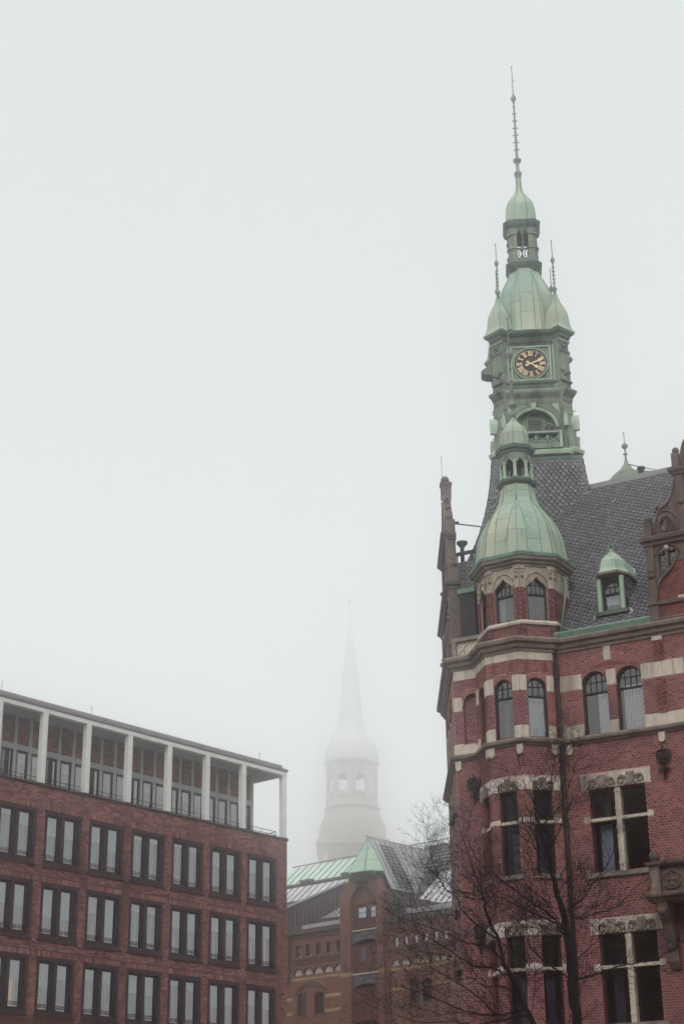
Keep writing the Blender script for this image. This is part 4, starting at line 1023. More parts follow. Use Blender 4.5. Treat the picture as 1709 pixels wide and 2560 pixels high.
# arched stage: body with a recess on each face
tb = MB(FT)
lv = [(1.55, 1.2, 1.34, 27.3), (1.48, 1.12, 1.3, 28.0), (1.43, 1.07, 1.26, 28.6), (1.41, 1.04, 1.24, 29.25)]
ra = H_arch(0.0, .80, 27.85, 28.22, .80)
for i in range(4):
    fr = Fr(TC[0], TC[1], TD + 90 * i)
    q = MB(fr); sheet(q, -1.0, 1.0, 27.3, 29.25, [ra], -1.25); reveals(q, [ra], .26, -1.25); q.build('tower_wall', m_copperd, RB)
    cs = []
    for b, a, h, z in lv: cs.append([fr(x, y, z) for x, y in ((a - (b - h) - .12, -h + .1), (a - (b - h), -h), (a, -b), (b, -a), (h, -(a - (b - h))), (h - .1, -(a - (b - h)) + .12))])
    q = MB(); q.rings(cs); q.build('tower_pier', m_copperd, RB)
    for rr, dp in ((.80, .05), (.86, .04), (.92, .03)):
        MB(fr).tube([(rr * math.cos(t), -1.27, 28.22 + rr * .97 * math.sin(t)) for t in [R(9 * j) for j in range(21)]], dp, 6).build('archivolt', m_copper if rr < .9 else m_coppern, RB)
    MB(fr).box(-.85, .85, -1.02, -.98, 27.9, 29.1).build('arch_recess_wall', m_copperd, RB)
    ha = H_arch(0, .26, 27.86, 28.74); w = MB(fr)
    q = MB(fr); q.prism(outline(ha), -1.03, -1.02); q.build('arched_window', m_dark, RB)
    wd = MB(fr).box(-.25, .25, -1.055, -1.03, 28.5, 28.55).build('transom', m_frame, RB)
    for zz in (28.7, 28.3): MB(fr).box(-.23, .23, -1.045, -1.03, zz, zz + .02).build('glazing_bar', m_copperg, RB)
    glaze(RB, fr, outline(ha), -1.042, m_glassd)
    for u in (-.52, .52):
        hb = H_arch(u, .14, 27.86, 28.36); MB(fr).prism(outline(hb), -1.03, -1.02).build('arched_window', m_dark, RB); glaze(RB, fr, outline(hb), -1.04, m_glassd)
        MB(fr).tube([(x, -1.05, z) for x, z in outline(hb)[2:]], .025, 5).build('window_moulding', m_copper, RB)
    MB(fr).tube([(x, -1.05, z) for x, z in outline(ha)[2:] + [(-.26, 27.9)]], .035, 5).build('window_moulding', m_copper, RB)
    # balcony with flowing tracery
    bevelled(MB(fr).box(-.92, .92, -1.62, -1.2, 27.88, 27.96).build('tower_balcony_rail', m_copper, RB))
    MB(fr).box(-.92, .92, -1.58, -1.25, 27.3, 27.5).build('tower_balcony_base', m_copperd, RB); MB(fr).box(-.9, .9, -1.4, -1.3, 27.45, 27.9).build('tower_balcony_back', m_coppern, RB)
    for u in (-.9, .9): MB(fr).box(u - .05, u + .05, -1.6, -1.3, 27.3, 27.96).build('tower_balcony_post', m_copper, RB)
    tr = MB(fr)
    for c in (-.62, -.2, .22, .62):
        tr.tube([(c + .2 * math.cos(t), -1.52, 27.7 + .15 * math.sin(t)) for t in [R(150 + 24 * j) for j in range(11)]], .022, 5)
        tr.tube([(c - .2, -1.52, 27.87), (c - .12, -1.52, 27.74), (c, -1.52, 27.66), (c + .14, -1.52, 27.73), (c + .21, -1.52, 27.87)], .02, 5)
        tr.tube([(c - .2, -1.52, 27.52), (c - .05, -1.52, 27.62), (c + .05, -1.52, 27.62), (c + .2, -1.52, 27.52)], .02, 5)
    tr.build('balcony_tracery', m_copper, RB)
    # scroll brackets beside the piers
    for u in (-1.12, 1.12):
        MB(fr).prism([(u - .07, 28.15), (u + .07, 28.15), (u + .08, 28.5), (u, 28.75), (u - .08, 28.5)], -1.62, -1.28).build('scroll_bracket', m_copper, RB)
tloft([(1.41, 1.04, 1.26, 29.22), (1.43, 1.06, 1.28, 29.3), (1.44, 1.07, 1.29, 29.44), (1.5, 1.11, 1.33, 29.5), (1.6, 1.18, 1.42, 29.62), (1.62, 1.2, 1.44, 29.7), (1.5, 1.12, 1.36, 29.78), (1.42, 1.05, 1.26, 29.84)], 'tower_cornice', m_copperd)
tloft([(1.41, 1.04, 1.25, 29.8), (1.41, 1.04, 1.25, 30.05)], 'tower_frieze', m_copperd)
tloft([(1.41, 1.04, 1.25, 30.03), (1.48, 1.1, 1.31, 30.08), (1.48, 1.1, 1.31, 30.13), (1.42, 1.05, 1.24, 30.18)], 'tower_moulding', m_coppern)
tloft([(1.42, 1.04, 1.2, 30.15), (1.41, 1.03, 1.2, 31.9)], 'clock_stage', m_copperd)
for i in range(4):
    fr = Fr(TC[0], TC[1], TD + 90 * i)
    for a, b, c, d in ((-.74, .74, 30.2, 30.26), (-.74, .74, 31.58, 31.64), (-.74, -.68, 30.26, 31.58), (.68, .74, 30.26, 31.58)):
        MB(fr).box(a, b, -1.25, -1.19, c, d).build('clock_frame', m_copper, RB)
    # pier ornaments on the diagonal faces
    dg = Fr(TC[0], TC[1], TD + 90 * i + 45); dd = (1.41 + 1.03) / math.sqrt(2)
    MB(dg).box(-.2, .2, -dd - .04, -dd + .02, 30.55, 31.3).build('pier_panel', m_copperd, RB)
    MB(dg).box(-.27, .27, -dd - .08, -dd + .02, 31.3, 31.38).build('pier_moulding', m_coppern, RB)
    MB(dg).box(-.26, .26, -dd - .07, -dd + .02, 30.48, 30.55).build('pier_moulding', m_coppern, RB)
    mb = MB(dg); mb.tube([(.11 * math.cos(t), -dd - .06, 31.58 + .15 * math.sin(t)) for t in [R(30 * j) for j in range(13)]], .035, 5); mb.ball(0, -dd - .02, 31.58, .09, 8, 5); mb.build('pier_cartouche', m_coppern, RB)
    mb = MB(dg); mb.ball(0, -dd - .03, 30.42, .1, 8, 5); mb.build('pier_drop', m_coppern, RB)
    MB(dg).box(-.3, .3, -dd - .05, -dd + .02, 31.74, 31.86).build('pier_cap', m_copperd, RB)
    for u in (-.86, .86):
        MB(fr).box(u - .05, u + .05, -1.235, -1.15, 30.2, 31.84).build('clock_pilaster', m_copper, RB)
        MB(fr).box(u - .07, u + .07, -1.25, -1.15, 31.7, 31.78).build('pilaster_cap', m_coppern, RB)
    for z in (29.9, 29.98): MB(fr).box(-.8, .8, -1.27, -1.2, z, z + .03).build('frieze_line', m_coppern, RB)
    dt = MB(fr)
    for j in range(17): dt.box(-.82 + j * .1, -.77 + j * .1, -1.36, -1.2, 31.76, 31.85)
    dt.build('eaves_dentils', m_coppern, RB)['kind'] = 'stuff'
    MB(fr).prism([(-.07, 28.98), (.07, 28.98), (.1, 29.24), (-.1, 29.24)], -1.36, -1.24).build('arch_keystone', m_copper, RB)
    for sg in (-1, 1):
        MB(fr).prism([(sg * .62, 29.2), (sg * .98, 29.2), (sg * .98, 28.75)], -1.285, -1.25).build('spandrel_panel', m_copper, RB)
        MB(fr).tube([(sg * (1.0 + .02 * j), -1.3 - .02 * j, 28.9 - .14 * j) for j in range(8)], .022, 5).build('pier_edge_roll', m_copper, RB)
        for z in (28.1, 28.55, 28.95): MB(dg).box(sg * .3 - .02, sg * .3 + .02, -dd - .1, -dd, z, z + .02).build('sheet_joint', m_coppern, RB)
    for z in (27.75, 28.25, 28.75): MB(dg).box(-.24, .24, -dd - .04 - .1 * max(0, 28.8 - z), -dd + .02, z, z + .022).build('sheet_joint', m_coppern, RB)
# the dial facing the street
mb = MB(FT); mb.rings([[(r * math.cos(t), y, 30.9 + r * math.sin(t)) for t in [2 * math.pi * j / 48 for j in range(48)]] for r, y in ((.001, -1.225), (.6, -1.225), (.6, -1.21), (.001, -1.2))], cap=False, smooth=False)
DIAL = mb.build('clock_face', m_clock, RB)
mb = MB(FT); mb.tube([(.635 * math.cos(t), -1.24, 30.9 + .635 * math.sin(t)) for t in [2 * math.pi * j / 48 for j in range(49)]], .035, 8); mb.build('clock_rim', m_copper, RB)
def dial_pt(r, ang, off=0): t = R(ang); r *= 1.06; off *= 1.06; return (r * math.sin(t) + off * math.cos(t), 30.9 + r * math.cos(t) - off * math.sin(t))
def strip_(mb, p, q, w0, w1, y=-1.24):
    dx, dz = q[0] - p[0], q[1] - p[1]; l = math.hypot(dx, dz); nx, nz = -dz / l, dx / l
    mb.prism([(p[0] + nx * w0, p[1] + nz * w0), (q[0] + nx * w1, q[1] + nz * w1), (q[0] - nx * w1, q[1] - nz * w1), (p[0] - nx * w0, p[1] - nz * w0)], y - .008, y + .008)
NUM = ['XII', 'I', 'II', 'III', 'IIII', 'V', 'VI', 'VII', 'VIII', 'IX', 'X', 'XI']
for i, s in enumerate(NUM):
    mb = MB(FT); w = {'I': .042, 'V': .075, 'X': .08}; tot = sum(w[c] for c in s); u = -tot / 2
    for c in s:
        m_ = u + w[c] / 2; a0, a1 = 30 * i, 30 * i
        P = lambda r, o: dial_pt(r, 30 * i, o)
        if c == 'I': strip_(mb, P(.315, m_), P(.475, m_), .013, .013)
        elif c == 'V': strip_(mb, P(.315, m_), P(.475, m_ - .026), .011, .016); strip_(mb, P(.315, m_), P(.475, m_ + .026), .008, .009)
        else: strip_(mb, P(.315, m_ + .028), P(.475, m_ - .028), .016, .016, -1.24); strip_(mb, P(.315, m_ - .028), P(.475, m_ + .028), .009, .009, -1.242)
        u += w[c]
    strip_(mb, P(.312, -tot / 2), P(.312, tot / 2), .007, .007, -1.243); strip_(mb, P(.478, -tot / 2), P(.478, tot / 2), .007, .007, -1.243)
    mb.build('numeral', m_gold, DIAL)
mb = MB(FT)
for j in range(60):
    x, z = dial_pt(.515, 6 * j); mb.box(x - .012, x + .012, -1.245, -1.225, z - .012, z + .012)
o = mb.build('minute_ring', m_gold, DIAL); o['kind'] = 'stuff'
for nm, ang, parts in (('minute_hand', 69, ((-.2, -.08, .045, .02), (-.08, .25, .018, .03), (.25, .31, .03, .05), (.31, .47, .05, .02))), ('hour_hand', 122, ((-.17, -.06, .055, .02), (-.06, .15, .02, .022), (.15, .2, .022, .065), (.2, .29, .065, .045)))):
    mb = MB(FT)
    for r0, r1, w0, w1 in parts: strip_(mb, dial_pt(r0, ang), dial_pt(r1, ang), w0, w1, -1.27 if nm[0] == 'm' else -1.255)
    mb.build(nm, m_gold, DIAL)
# left side hood over the other dial
mb = MB(FT); pr = [(-1.2, 31.95), (-1.5, 31.9), (-1.52, 31.6), (-1.6, 31.36), (-1.82, 31.2), (-1.84, 31.12), (-1.68, 31.04), (-1.2, 30.98)]
mb.add([(x, -.3, z) for x, z in pr] + [(x, .3, z) for x, z in pr], [tuple(range(8)), tuple(range(15, 7, -1))] + [(i, (i + 1) % 8, 8 + (i + 1) % 8, 8 + i) for i in range(8)]); mb.build('dial_hood', m_copperd, RB)
tloft([(1.4, 1.03, 1.2, 31.84), (1.5, 1.08, 1.26, 31.92), (1.52, 1.08, 1.28, 32.0), (1.66, 1.06, 1.42, 32.1), (1.7, 1.06, 1.46, 32.2), (1.6, 1.0, 1.4, 32.26)], 'tower_eaves', m_coppern)
tloft([(1.66, 1.05, 1.42, 32.2), (1.5, .95, 1.3, 32.3), (1.2, .8, 1.05, 32.34)], 'tower_eaves_sheet', m_copper)
panel_dome(RB, TC, TD, [(32.2, 1.30), (32.4, 1.22), (32.8, 1.16), (33.3, 1.13), (33.8, 1.09), (34.2, 1.0), (34.6, .86), (35.0, .68), (35.45, .53)], 'tower_dome', .26, (.3, .58), (.45, .75))
# corner pavilions with ogee roofs
for i in range(4):
    dg = Fr(TC[0], TC[1], TD + 90 * i + 45)
    pf = smooth_profile([(32.2, .45), (32.35, .37), (32.6, .325), (32.85, .305), (33.1, .265), (33.3, .2), (33.55, .11), (33.85, .045)])
    mb = MB(dg); zz = [32.2 + 1.65 * j / 14 for j in range(15)]
    mb.rings([[(sx * pf(z), -1.5 + sy * pf(z), z) for sx, sy in ((-1, -1), (1, -1), (1, 1), (-1, 1))] for z in zz]); pv_ = mb.build('pavilion_roof', m_copperp, RB)
    for sx, sy in ((-1, -1), (1, -1), (1, 1), (-1, 1)): MB(dg).tube([(sx * pf(z), -1.5 + sy * pf(z), z) for z in zz], .014, 5).build('standing_seam', m_copperg, pv_)
    x, y, _ = dg(0, -1.5, 0)
    finial(RB, x, y, [(.06, 33.8), (.05, 34.0), (.09, 34.05), (.1, 34.12), (.05, 34.18), (.03, 34.25), (.028, 35.2), (.07, 35.3), (.09, 35.36), (.06, 35.44), (.02, 35.52), (.015, 36.15), (.035, 36.2), (.002, 36.25)])
    for z in (34.35, 34.52, 34.69, 34.86, 35.03):
        mb = MB(); mb.box(x - .07, x + .07, y - .012, y + .012, z, z + .025); mb.box(x - .012, x + .012, y - .07, y + .07, z, z + .025); mb.build('finial_spike', m_coppern, RB)
# lantern stage
LT = lambda h, c: [(-h + c, -h), (h - c, -h), (h, -h + c), (h, h - c), (h - c, h), (-h + c, h), (-h, h - c), (-h, -h + c)]
def lloft(lv, name, m): mb = MB(FT); mb.rings([[(x, y, z) for x, y in LT(h, c)] for h, c, z in lv]); return mb.build(name, m, RB)
lloft([(.54, .2, 35.38), (.56, .2, 35.44), (.62, .22, 35.5), (.66, .23, 35.58), (.69, .24, 35.64), (.66, .23, 35.7), (.58, .2, 35.74)], 'lantern_ring', m_coppern)
for sx in (-1, 1):
    for sy in (-1, 1):
        mb = MB(FT); o = [(.22, .5), (.22, .56), (.34, .57), (.42, .54), (.54, .42), (.57, .34), (.56, .22), (.5, .22)]
        for z0, z1, e in ((35.72, 36.28, .0), (36.28, 36.36, .04), (36.36, 36.92, -.02), (36.92, 37.02, .03), (37.02, 37.3, .0)):
            mb.rings([[(sx * (x + (e if x > .3 else 0)), sy * (y + (e if y > .3 else 0)), z) for x, y in o] for z in (z0, z1)])
        mb.build('lantern_pier', m_copperd, RB)
for i in range(4):
    fr = Fr(TC[0], TC[1], TD + 90 * i)
    mb = MB(fr); mb.box(-.24, .24, -.56, -.5, 36.24, 36.3); mb.box(-.24, .24, -.56, -.5, 35.72, 35.86)
    for a in (-.22, -.11, 0, .11): mb.tube([(a, -.53, 35.86), (a + .11, -.53, 36.24)], .014, 4); mb.tube([(a + .11, -.53, 35.86), (a, -.53, 36.24)], .014, 4)
    mb.build('lantern_balustrade', m_coppern, RB)
    mb = MB(fr); mb.lathe(0, -.52, [(.04, 36.3), (.025, 36.36), (.022, 36.5), (.05, 36.56), (.022, 36.62), (.022, 36.78), (.05, 36.84)], 8); mb.build('lantern_colonnette', m_coppern, RB)
    for sg in (-1, 1):
        mb = MB(fr); c = sg * .12
        mb.prism([(c - .11, 37.3), (c - .11, 36.8), (c - .06, 37.0), (c, 37.2), (c + .06, 37.0), (c + .11, 36.8), (c + .11, 37.3)], -.56, -.48); mb.build('lantern_arch', m_coppern, RB)
MB(FT).box(-.5, .5, -.5, .5, 37.0, 37.1).build('lantern_ceiling', m_under, RB)
MB(FT).box(-.5, .5, -.5, .5, 35.66, 35.73).build('lantern_floor', m_coppern, RB)
lloft([(.55, .2, 37.1), (.57, .2, 37.2), (.6, .21, 37.26), (.66, .23, 37.32), (.7, .24, 37.42), (.72, .24, 37.5), (.62, .22, 37.56), (.5, .2, 37.6)], 'lantern_cornice', m_coppern)
panel_dome(RB, TC, TD, [(37.52, .58), (37.8, .565), (38.2, .55), (38.5, .49), (38.75, .38), (38.92, .26), (39.08, .165), (39.3, .115), (39.6, .1), (39.9, .09)], 'tower_onion', .6, (.35,), (.35,))
x, y = TC
finial(RB, x, y, [(.1, 39.85), (.13, 39.9), (.12, 39.96), (.16, 40.02), (.15, 40.1), (.08, 40.16), (.07, 40.5), (.09, 40.56), (.16, 40.64), (.17, 40.7), (.09, 40.78), (.06, 40.84), (.035, 43.4), (.045, 43.5), (.11, 43.62), (.11, 43.68), (.04, 43.85), (.022, 43.95), (.016, 45.15), (.035, 45.2), (.03, 45.25), (.002, 45.28)], 'spire')
for z, w in ((43.25, .06), (42.9, .1), (42.55, .11), (42.2, .12), (41.87, .12), (41.52, .13), (41.17, .13)):
    mb = MB(FT); mb.box(x * 0 - w, w, -.012, .012, z, z + .03); mb.box(-.012, .012, -w, w, z, z + .03)
    mb.build('spire_spike', m_coppern, RB)
mb = MB(FT); mb.tube([(0, 0, 44.55), (.06, 0, 44.5), (.1, 0, 44.56)], [.02, .016, .008], 5); mb.tube([(0, 0, 44.3), (-.05, 0, 44.25)], [.02, .01], 5); mb.build('spire_leaf', m_coppern, RB)
# stay rod from the side gable to the tower
a = FS(-1.9, .3, 0); b = FT(-1.9, -1.0, 0)
mb = MB(); mb.tube([(a[0], a[1], 24.0), (b[0], b[1], 24.55)], .025, 6); mb.tube([(a[0], a[1], 24.0), (a[0] + .2, a[1] + .1, 24.02)], [.06, .05], 6); mb.build('stay_rod', m_pipe, RB)
# small spirelet of the rear wing behind the ridge
mb = MB(); mb.lathe(3.5, 9.0, [(.95, 27.2), (.55, 27.7), (.22, 27.95), (.1, 28.15), (.05, 28.3)], 6, .3); mb.build('spirelet', m_copperd, RB)
finial(RB, 3.5, 9.0, [(.06, 28.2), (.04, 28.4), (.035, 28.5), (.1, 28.55), (.035, 28.6), (.03, 28.75), (.12, 28.85), (.13, 28.92), (.05, 29.0), (.02, 29.05), (.016, 29.42), (.035, 29.46), (.002, 29.5)])
mb = MB(); mb.add([(2.6, 8.6, 27.0), (5.2, 8.6, 27.0), (4.8, 9.6, 27.75), (3.7, 9.6, 28.1), (3.3, 9.2, 27.75)], [(0, 1, 2, 3, 4)]); mb.add([(3.6, 8.9, 28.05), (4.7, 9.2, 27.65), (4.7, 9.25, 27.7), (3.6, 8.95, 28.12)], [(0, 1, 2, 3)])
mb.build('wing_roof', m_slate1, RB)
mb = MB(); mb.lathe(4.1, 8.9, [(.1, 27.3), (.1, 27.72), (.16, 27.76), (.16, 27.82)], 10); mb.build('roof_vent', m_pipe, RB)

# ------------------------------------------------------------------ office block (left)
OB = root('office_block', (-3.29, 93.94, 0), R(90 - 40.46), 'brown brick office block with rows of paired windows below a white pillared roof terrace', 'office building')
m_clink = mat('clinker brick', (.13, .048, .05), (.46, .215, .19), .8, tone='attr', bump=.2, stain=(.055, .022, .024), stain_scale=.7, stain_lo=.5, stain_hi=.8, runoff=(.07, .032, .032))
m_clinkm = mat('dark mortar', (.12, .055, .045), (.09, .045, .04), .95, 3)
m_clinkp = mat('dark brown clinker surround', (.032, .016, .021), (.055, .028, .033), .7, 10, bump=.3)
m_white = mat('white render', (.78, .78, .75), (.68, .68, .66), .7, 2, stain=(.5, .5, .48), stain_scale=.6, stain_lo=.6, stain_hi=.8, runoff=(.48, .46, .43), run_lo=.58, run_hi=.78)
m_fascia = mat('purple grey fascia', (.16, .135, .15), (.2, .17, .18), .5, 2)
m_grey = mat('grey render strip', (.36, .40, .40), (.42, .46, .45), .7, 4)
m_soff = mat('soffit', (.42, .42, .42), (.38, .38, .38), .8, 2)
m_blind = mat('roller blind', (.86, .9, .84), (.8, .85, .8), .85, 3)
m_bedge = mat('blind bottom rail', (.8, .8, .8), rough=.4)
m_room = mat('painted room brightness', (.28, .35, .40), (.35, .42, .47), .9, 1.5)  # pale backing: the panes' sky brightness is put into its colour
m_roomd = mat('dim painted room brightness', (.035, .045, .065), (.05, .06, .08), .9, 1.5)  # dark copy of the backing, with the dimness put into its colour
m_part = mat('inner window board', (.45, .5, .52), (.4, .45, .47), .8, 2)
cols = [-.86 - 2.8167 * i for i in range(7)]
rows_ = [20.34, 16.89, 13.44]
oh = [H_rect(c - 2.31, c, t - 2.67, t) for c in cols for t in rows_]
mb = MB(); sheet(mb, -26, 0, 0, 21.44, oh); mb.add([(0, 0, 0), (0, 14, 0), (0, 14, 21.44), (0, 0, 21.44)], [(0, 1, 2, 3)])
OW = mb.build('wall', m_clinkm, OB)
ow = Brickwork()
sold = [H_rect(c - 2.45, c + .14, t + .0, t + .26) for c in cols for t in rows_]
rc = courses(-23.4, 0, 10.6, 21.42, oh + sold, .25, .075, .01)
ow.wall(I, rc, .006)
for c in cols:
    for t in rows_:
        n = 34; ow.wall(I, [(c - 2.45 + 2.59 * i / n, c - 2.45 + 2.59 * (i + 1) / n - .01, t + .005, t + .25) for i in range(n)], .009)
V = np.concatenate(ow.b); o = put('brickwork', quads_mesh('brickwork', V, BF, m_clink, rng.random(len(V)) ** 1.3), OW); o['kind'] = 'stuff'
ret = courses(0, 13, 10.6, 21.42, [], .25, .075, .01)
V = brick_verts(Fr(0, 0, 90), ret, .006); o = put('brickwork', quads_mesh('brickwork', V, BF, m_clink, rng.random(len(V))), OW); o['kind'] = 'stuff'
# one paired window, then copies
MB().box(-26, -.4, .9, .95, 0, 21.4).build('room_wall', m_roomd, OB)
def window_meshes():
    W_, H_ = 2.31, 2.67
    A = dict()
    mb = MB(); o = [(0, 0), (W_, 0), (W_, H_), (0, H_)]
    mb.prism([(0, 0), (.16, 0), (.16, H_), (0, H_)], -.02, .34); mb.prism([(W_ - .16, 0), (W_, 0), (W_, H_), (W_ - .16, H_)], -.02, .34)
    mb.box(.16, W_ - .16, -.02, .34, H_ - .2, H_); mb.box(.16, W_ - .16, -.03, .34, 0, .19); A['surround'] = mb.mesh('window', m_clinkp)
    mb = MB(); mb.box(1.06, 1.25, -.01, .34, .19, H_ - .2); A['mullion'] = mb.mesh('mullion', m_clinkp)
    mb = MB(); mb.box(-.06, W_ + .06, -.07, .02, -.08, .03); A['sill'] = mb.mesh('window_sill', m_clinkp)
    for j, (a, b) in enumerate(((.16, 1.06), (1.25, 2.15))):
        mb = MB(); z0, z1 = .19, H_ - .2
        for x0, x1, q0, q1 in ((a, a + .06, z0, z1), (b - .2, b, z0, z1), (a + .06, b - .2, z0, z0 + .1), (a + .06, b - .2, z1 - .1, z1)): mb.box(x0, x1, .06, .16, q0, q1)
        mb.box(b - .17, b - .03, .045, .06, z0 + .05, z1 - .05)
        A['casement%d' % j] = mb.mesh('casement', m_frame)
        mb = MB(); mb.add([(a + .05, .12, z0 + .09), (b - .19, .12, z0 + .09), (b - .19, .12, z1 - .09), (a + .05, .12, z1 - .09)], [(0, 1, 2, 3)]); A['pane%d' % j] = mb.mesh('pane', m_glasso)
        mb = MB()
        for z in (.4, .5): mb.tube([(a - .02, .0, z), (b + .02, .0, z)], .014, 6)
        A['rail%d' % j] = mb.mesh('guard_rail', m_iron)
    return A
WM = window_meshes()
mb = MB(); mb.box(0, .68, 0, .02, -1, 0); ME_bl = mb.mesh('roller_blind', m_blind)
mb = MB(); mb.box(0, .68, -.01, .03, -.035, .0); ME_be = mb.mesh('blind_rail', m_bedge)
mb = MB(); mb.box(0, .68, 0, .02, 0, 1); ME_room = mb.mesh('room_backing', m_room); ME_roomd = mb.mesh('room_backing', m_roomd)
mb = MB(); mb.box(0, .2, 0, .02, 0, 1); ME_pt = mb.mesh('window_jamb', m_part)
m_warm = bpy.data.materials.new('lit room'); m_warm.use_nodes = True
m_warm.node_tree.nodes['Principled BSDF'].inputs['Base Color'].default_value = (.5, .32, .12, 1)
m_warm.node_tree.nodes['Principled BSDF'].inputs['Emission Color'].default_value = (1, .55, .18, 1)
m_warm.node_tree.nodes['Principled BSDF'].inputs['Emission Strength'].default_value = .28
mb = MB(); mb.box(0, .68, 0, .02, 0, 1); ME_warm = mb.mesh('lit_room', m_warm)
T = Matrix.Translation
# share of each pane that its blind covers: row, column from the right, (left, right)
BL = {(0, 0): (.33, .36), (0, 1): (.36, .38), (0, 2): (.06, .1), (0, 3): (.08, .1), (0, 4): (.36, .5), (0, 5): (.42, .42), (0, 6): (.1, .28),
      (1, 0): (.3, .3), (1, 1): (.33, .3), (1, 2): (.4, .42), (1, 3): (.15, .15), (1, 4): (.35, .97), (1, 5): (.6, .62), (1, 6): (.45, .45),
      (2, 0): (.36, .42), (2, 1): (.5, .43), (2, 2): (.1, .17), (2, 3): (.4, .42), (2, 4): (.22, .24), (2, 5): (.5, .3), (2, 6): (.4, .42)}
for ci, c in enumerate(cols):
    for ri_, t in enumerate(rows_):
        base = T((c - 2.31, 0, t - 2.67))
        w = put('window', WM['surround'], OB, base)
        for k in ('mullion', 'sill'): put(WM[k].name.split('.')[0], WM[k], w)
        for j in (0, 1):
            for k in ('casement', 'pane', 'rail'): put({'rail': 'guard_rail'}.get(k, k), WM[k + str(j)], w)
            x = (.2, 1.29)[j]; zt = 2.38; h = 2.06; cv = BL[(ri_, ci)][j]
            b = put('roller_blind', ME_bl, w, T((x, .17, zt)) @ Matrix.Diagonal((1, 1, h * cv, 1)))
            put('blind_rail', ME_be, w, T((x, .165, zt - h * cv)))
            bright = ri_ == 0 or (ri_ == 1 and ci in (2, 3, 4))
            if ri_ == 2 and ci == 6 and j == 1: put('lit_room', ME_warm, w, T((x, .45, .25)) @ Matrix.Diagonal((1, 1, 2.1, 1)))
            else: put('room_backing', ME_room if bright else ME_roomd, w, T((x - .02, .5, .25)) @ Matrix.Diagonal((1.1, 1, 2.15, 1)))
            if (ci + ri_ * 2 + j) % 3 != 1: put('window_jamb', ME_pt, w, T((x + (.5, .46)[j], .36, .28)) @ Matrix.Diagonal((1 if bright else .6, 1, 2.05, 1)))
# coping, terrace, pillars, roof
mb = MB(); sweep(mb, [(-26, 0), (0, 0), (0, 14)], [(-.3, 21.43), (.05, 21.43), (.07, 21.5), (.05, 21.57), (-.3, 21.58)]); mb.build('coping', m_clinkp, OB)
MB().box(-26, -.05, .2, 13.8, 21.2, 21.46).build('terrace_floor', m_soff, OB)
pcol = MB(); pcol.box(-.31, 0, 0, .3, 21.58, 25.12); ME_p = pcol.mesh('pillar', m_white)
mb = MB(); mb.box(-.36, .03, -.03, .33, 21.55, 21.6); ME_pb = mb.mesh('pillar_base', m_clinkp)
for i in range(9):
    p = put('pillar', ME_p, OB, T((-.02 - (0 if i == 0 else .46) - 2.8167 * i, 0, 0)))
    bevelled(p, .012); put('pillar_base', ME_pb, p)
mb = MB(); mb.box(-26, 0, 0, .3, 25.12, 25.33); mb.build('roof_beam', m_white, OB)
mb = MB(); mb.box(-.3, 0, .3, 12, 25.12, 25.33); mb.build('roof_beam', m_white, OB)
MB().box(-26, -.3, .3, 14, 25.14, 25.3).build('soffit', m_soff, OB)
mb = MB(); sweep(mb, [(-26, 0), (0.0, 0), (0.0, 14)], [(-.4, 25.33), (.02, 25.335), (.06, 25.42), (.05, 25.5), (-.4, 25.52)]); mb.build('fascia', m_fascia, OB)
mb = MB(); sweep(mb, [(-26, 0.3), (-.33, 0.3), (-.33, 14)], [(-.4, 25.5), (.12, 25.52), (.14, 25.62), (.1, 25.74), (-.4, 25.76)]); mb.build('roof_edge', m_fascia, OB)
MB().box(-26, -.6, .6, 13.5, 25.6, 25.74).build('flat_roof', m_fascia, OB)
# penthouse wall set back behind the pillars
PY = 1.6
MB().box(-26, -1.1, PY, PY + .2, 21.4, 25.14).build('penthouse_wall', m_clinkm, OB)
V = brick_verts(I, courses(-23.5, -1.15, 23.72, 25.12, [], .25, .075, .01), .006, PY); o = put('brickwork', quads_mesh('brickwork', V, BF, m_clink, rng.random(len(V))), OB); o['kind'] = 'stuff'
mb = MB(); mb.box(0, .2, PY - .05, PY, 21.5, 25.12); ME_s = mb.mesh('render_strip', m_grey)
mb = MB(); mb.box(-26, -1.1, PY - .048, PY, 23.46, 23.74); mb.build('render_band', m_grey, OB)
MB().box(-1.3, -1.1, PY, PY + 6, 21.4, 25.12).build('penthouse_side', m_grey, OB)
mb = MB()
for x0, x1, z0, z1 in ((0, .1, 21.5, 23.46), (.64, .74, 21.5, 23.46), (.1, .64, 23.33, 23.46), (.1, .64, 21.5, 21.64)): mb.box(x0, x1, PY - .04, PY + .06, z0, z1)
ME_d = mb.mesh('terrace_door', m_frame)
mb = MB(); mb.add([(.1, PY - .005, 21.6), (.64, PY - .005, 21.6), (.64, PY - .005, 23.34), (.1, PY - .005, 23.34)], [(0, 1, 2, 3)]); ME_dp = mb.mesh('pane', glass_mat('terrace glass', .32, (.5, .55, .58), .03))
for i in range(25):
    x = -1.32 - .9389 * i
    put('render_strip', ME_s, OB, T((x + .02, 0, 0)))
    d = put('terrace_door', ME_d, OB, T((x - .74, 0, 0))); put('pane', ME_dp, d)
    if random.random() < .55:
        put('roller_blind', ME_bl, d, T((-.02, PY + .0, 23.32)) @ Matrix.Diagonal((.9, .1, .5, 1)))
mb = MB()
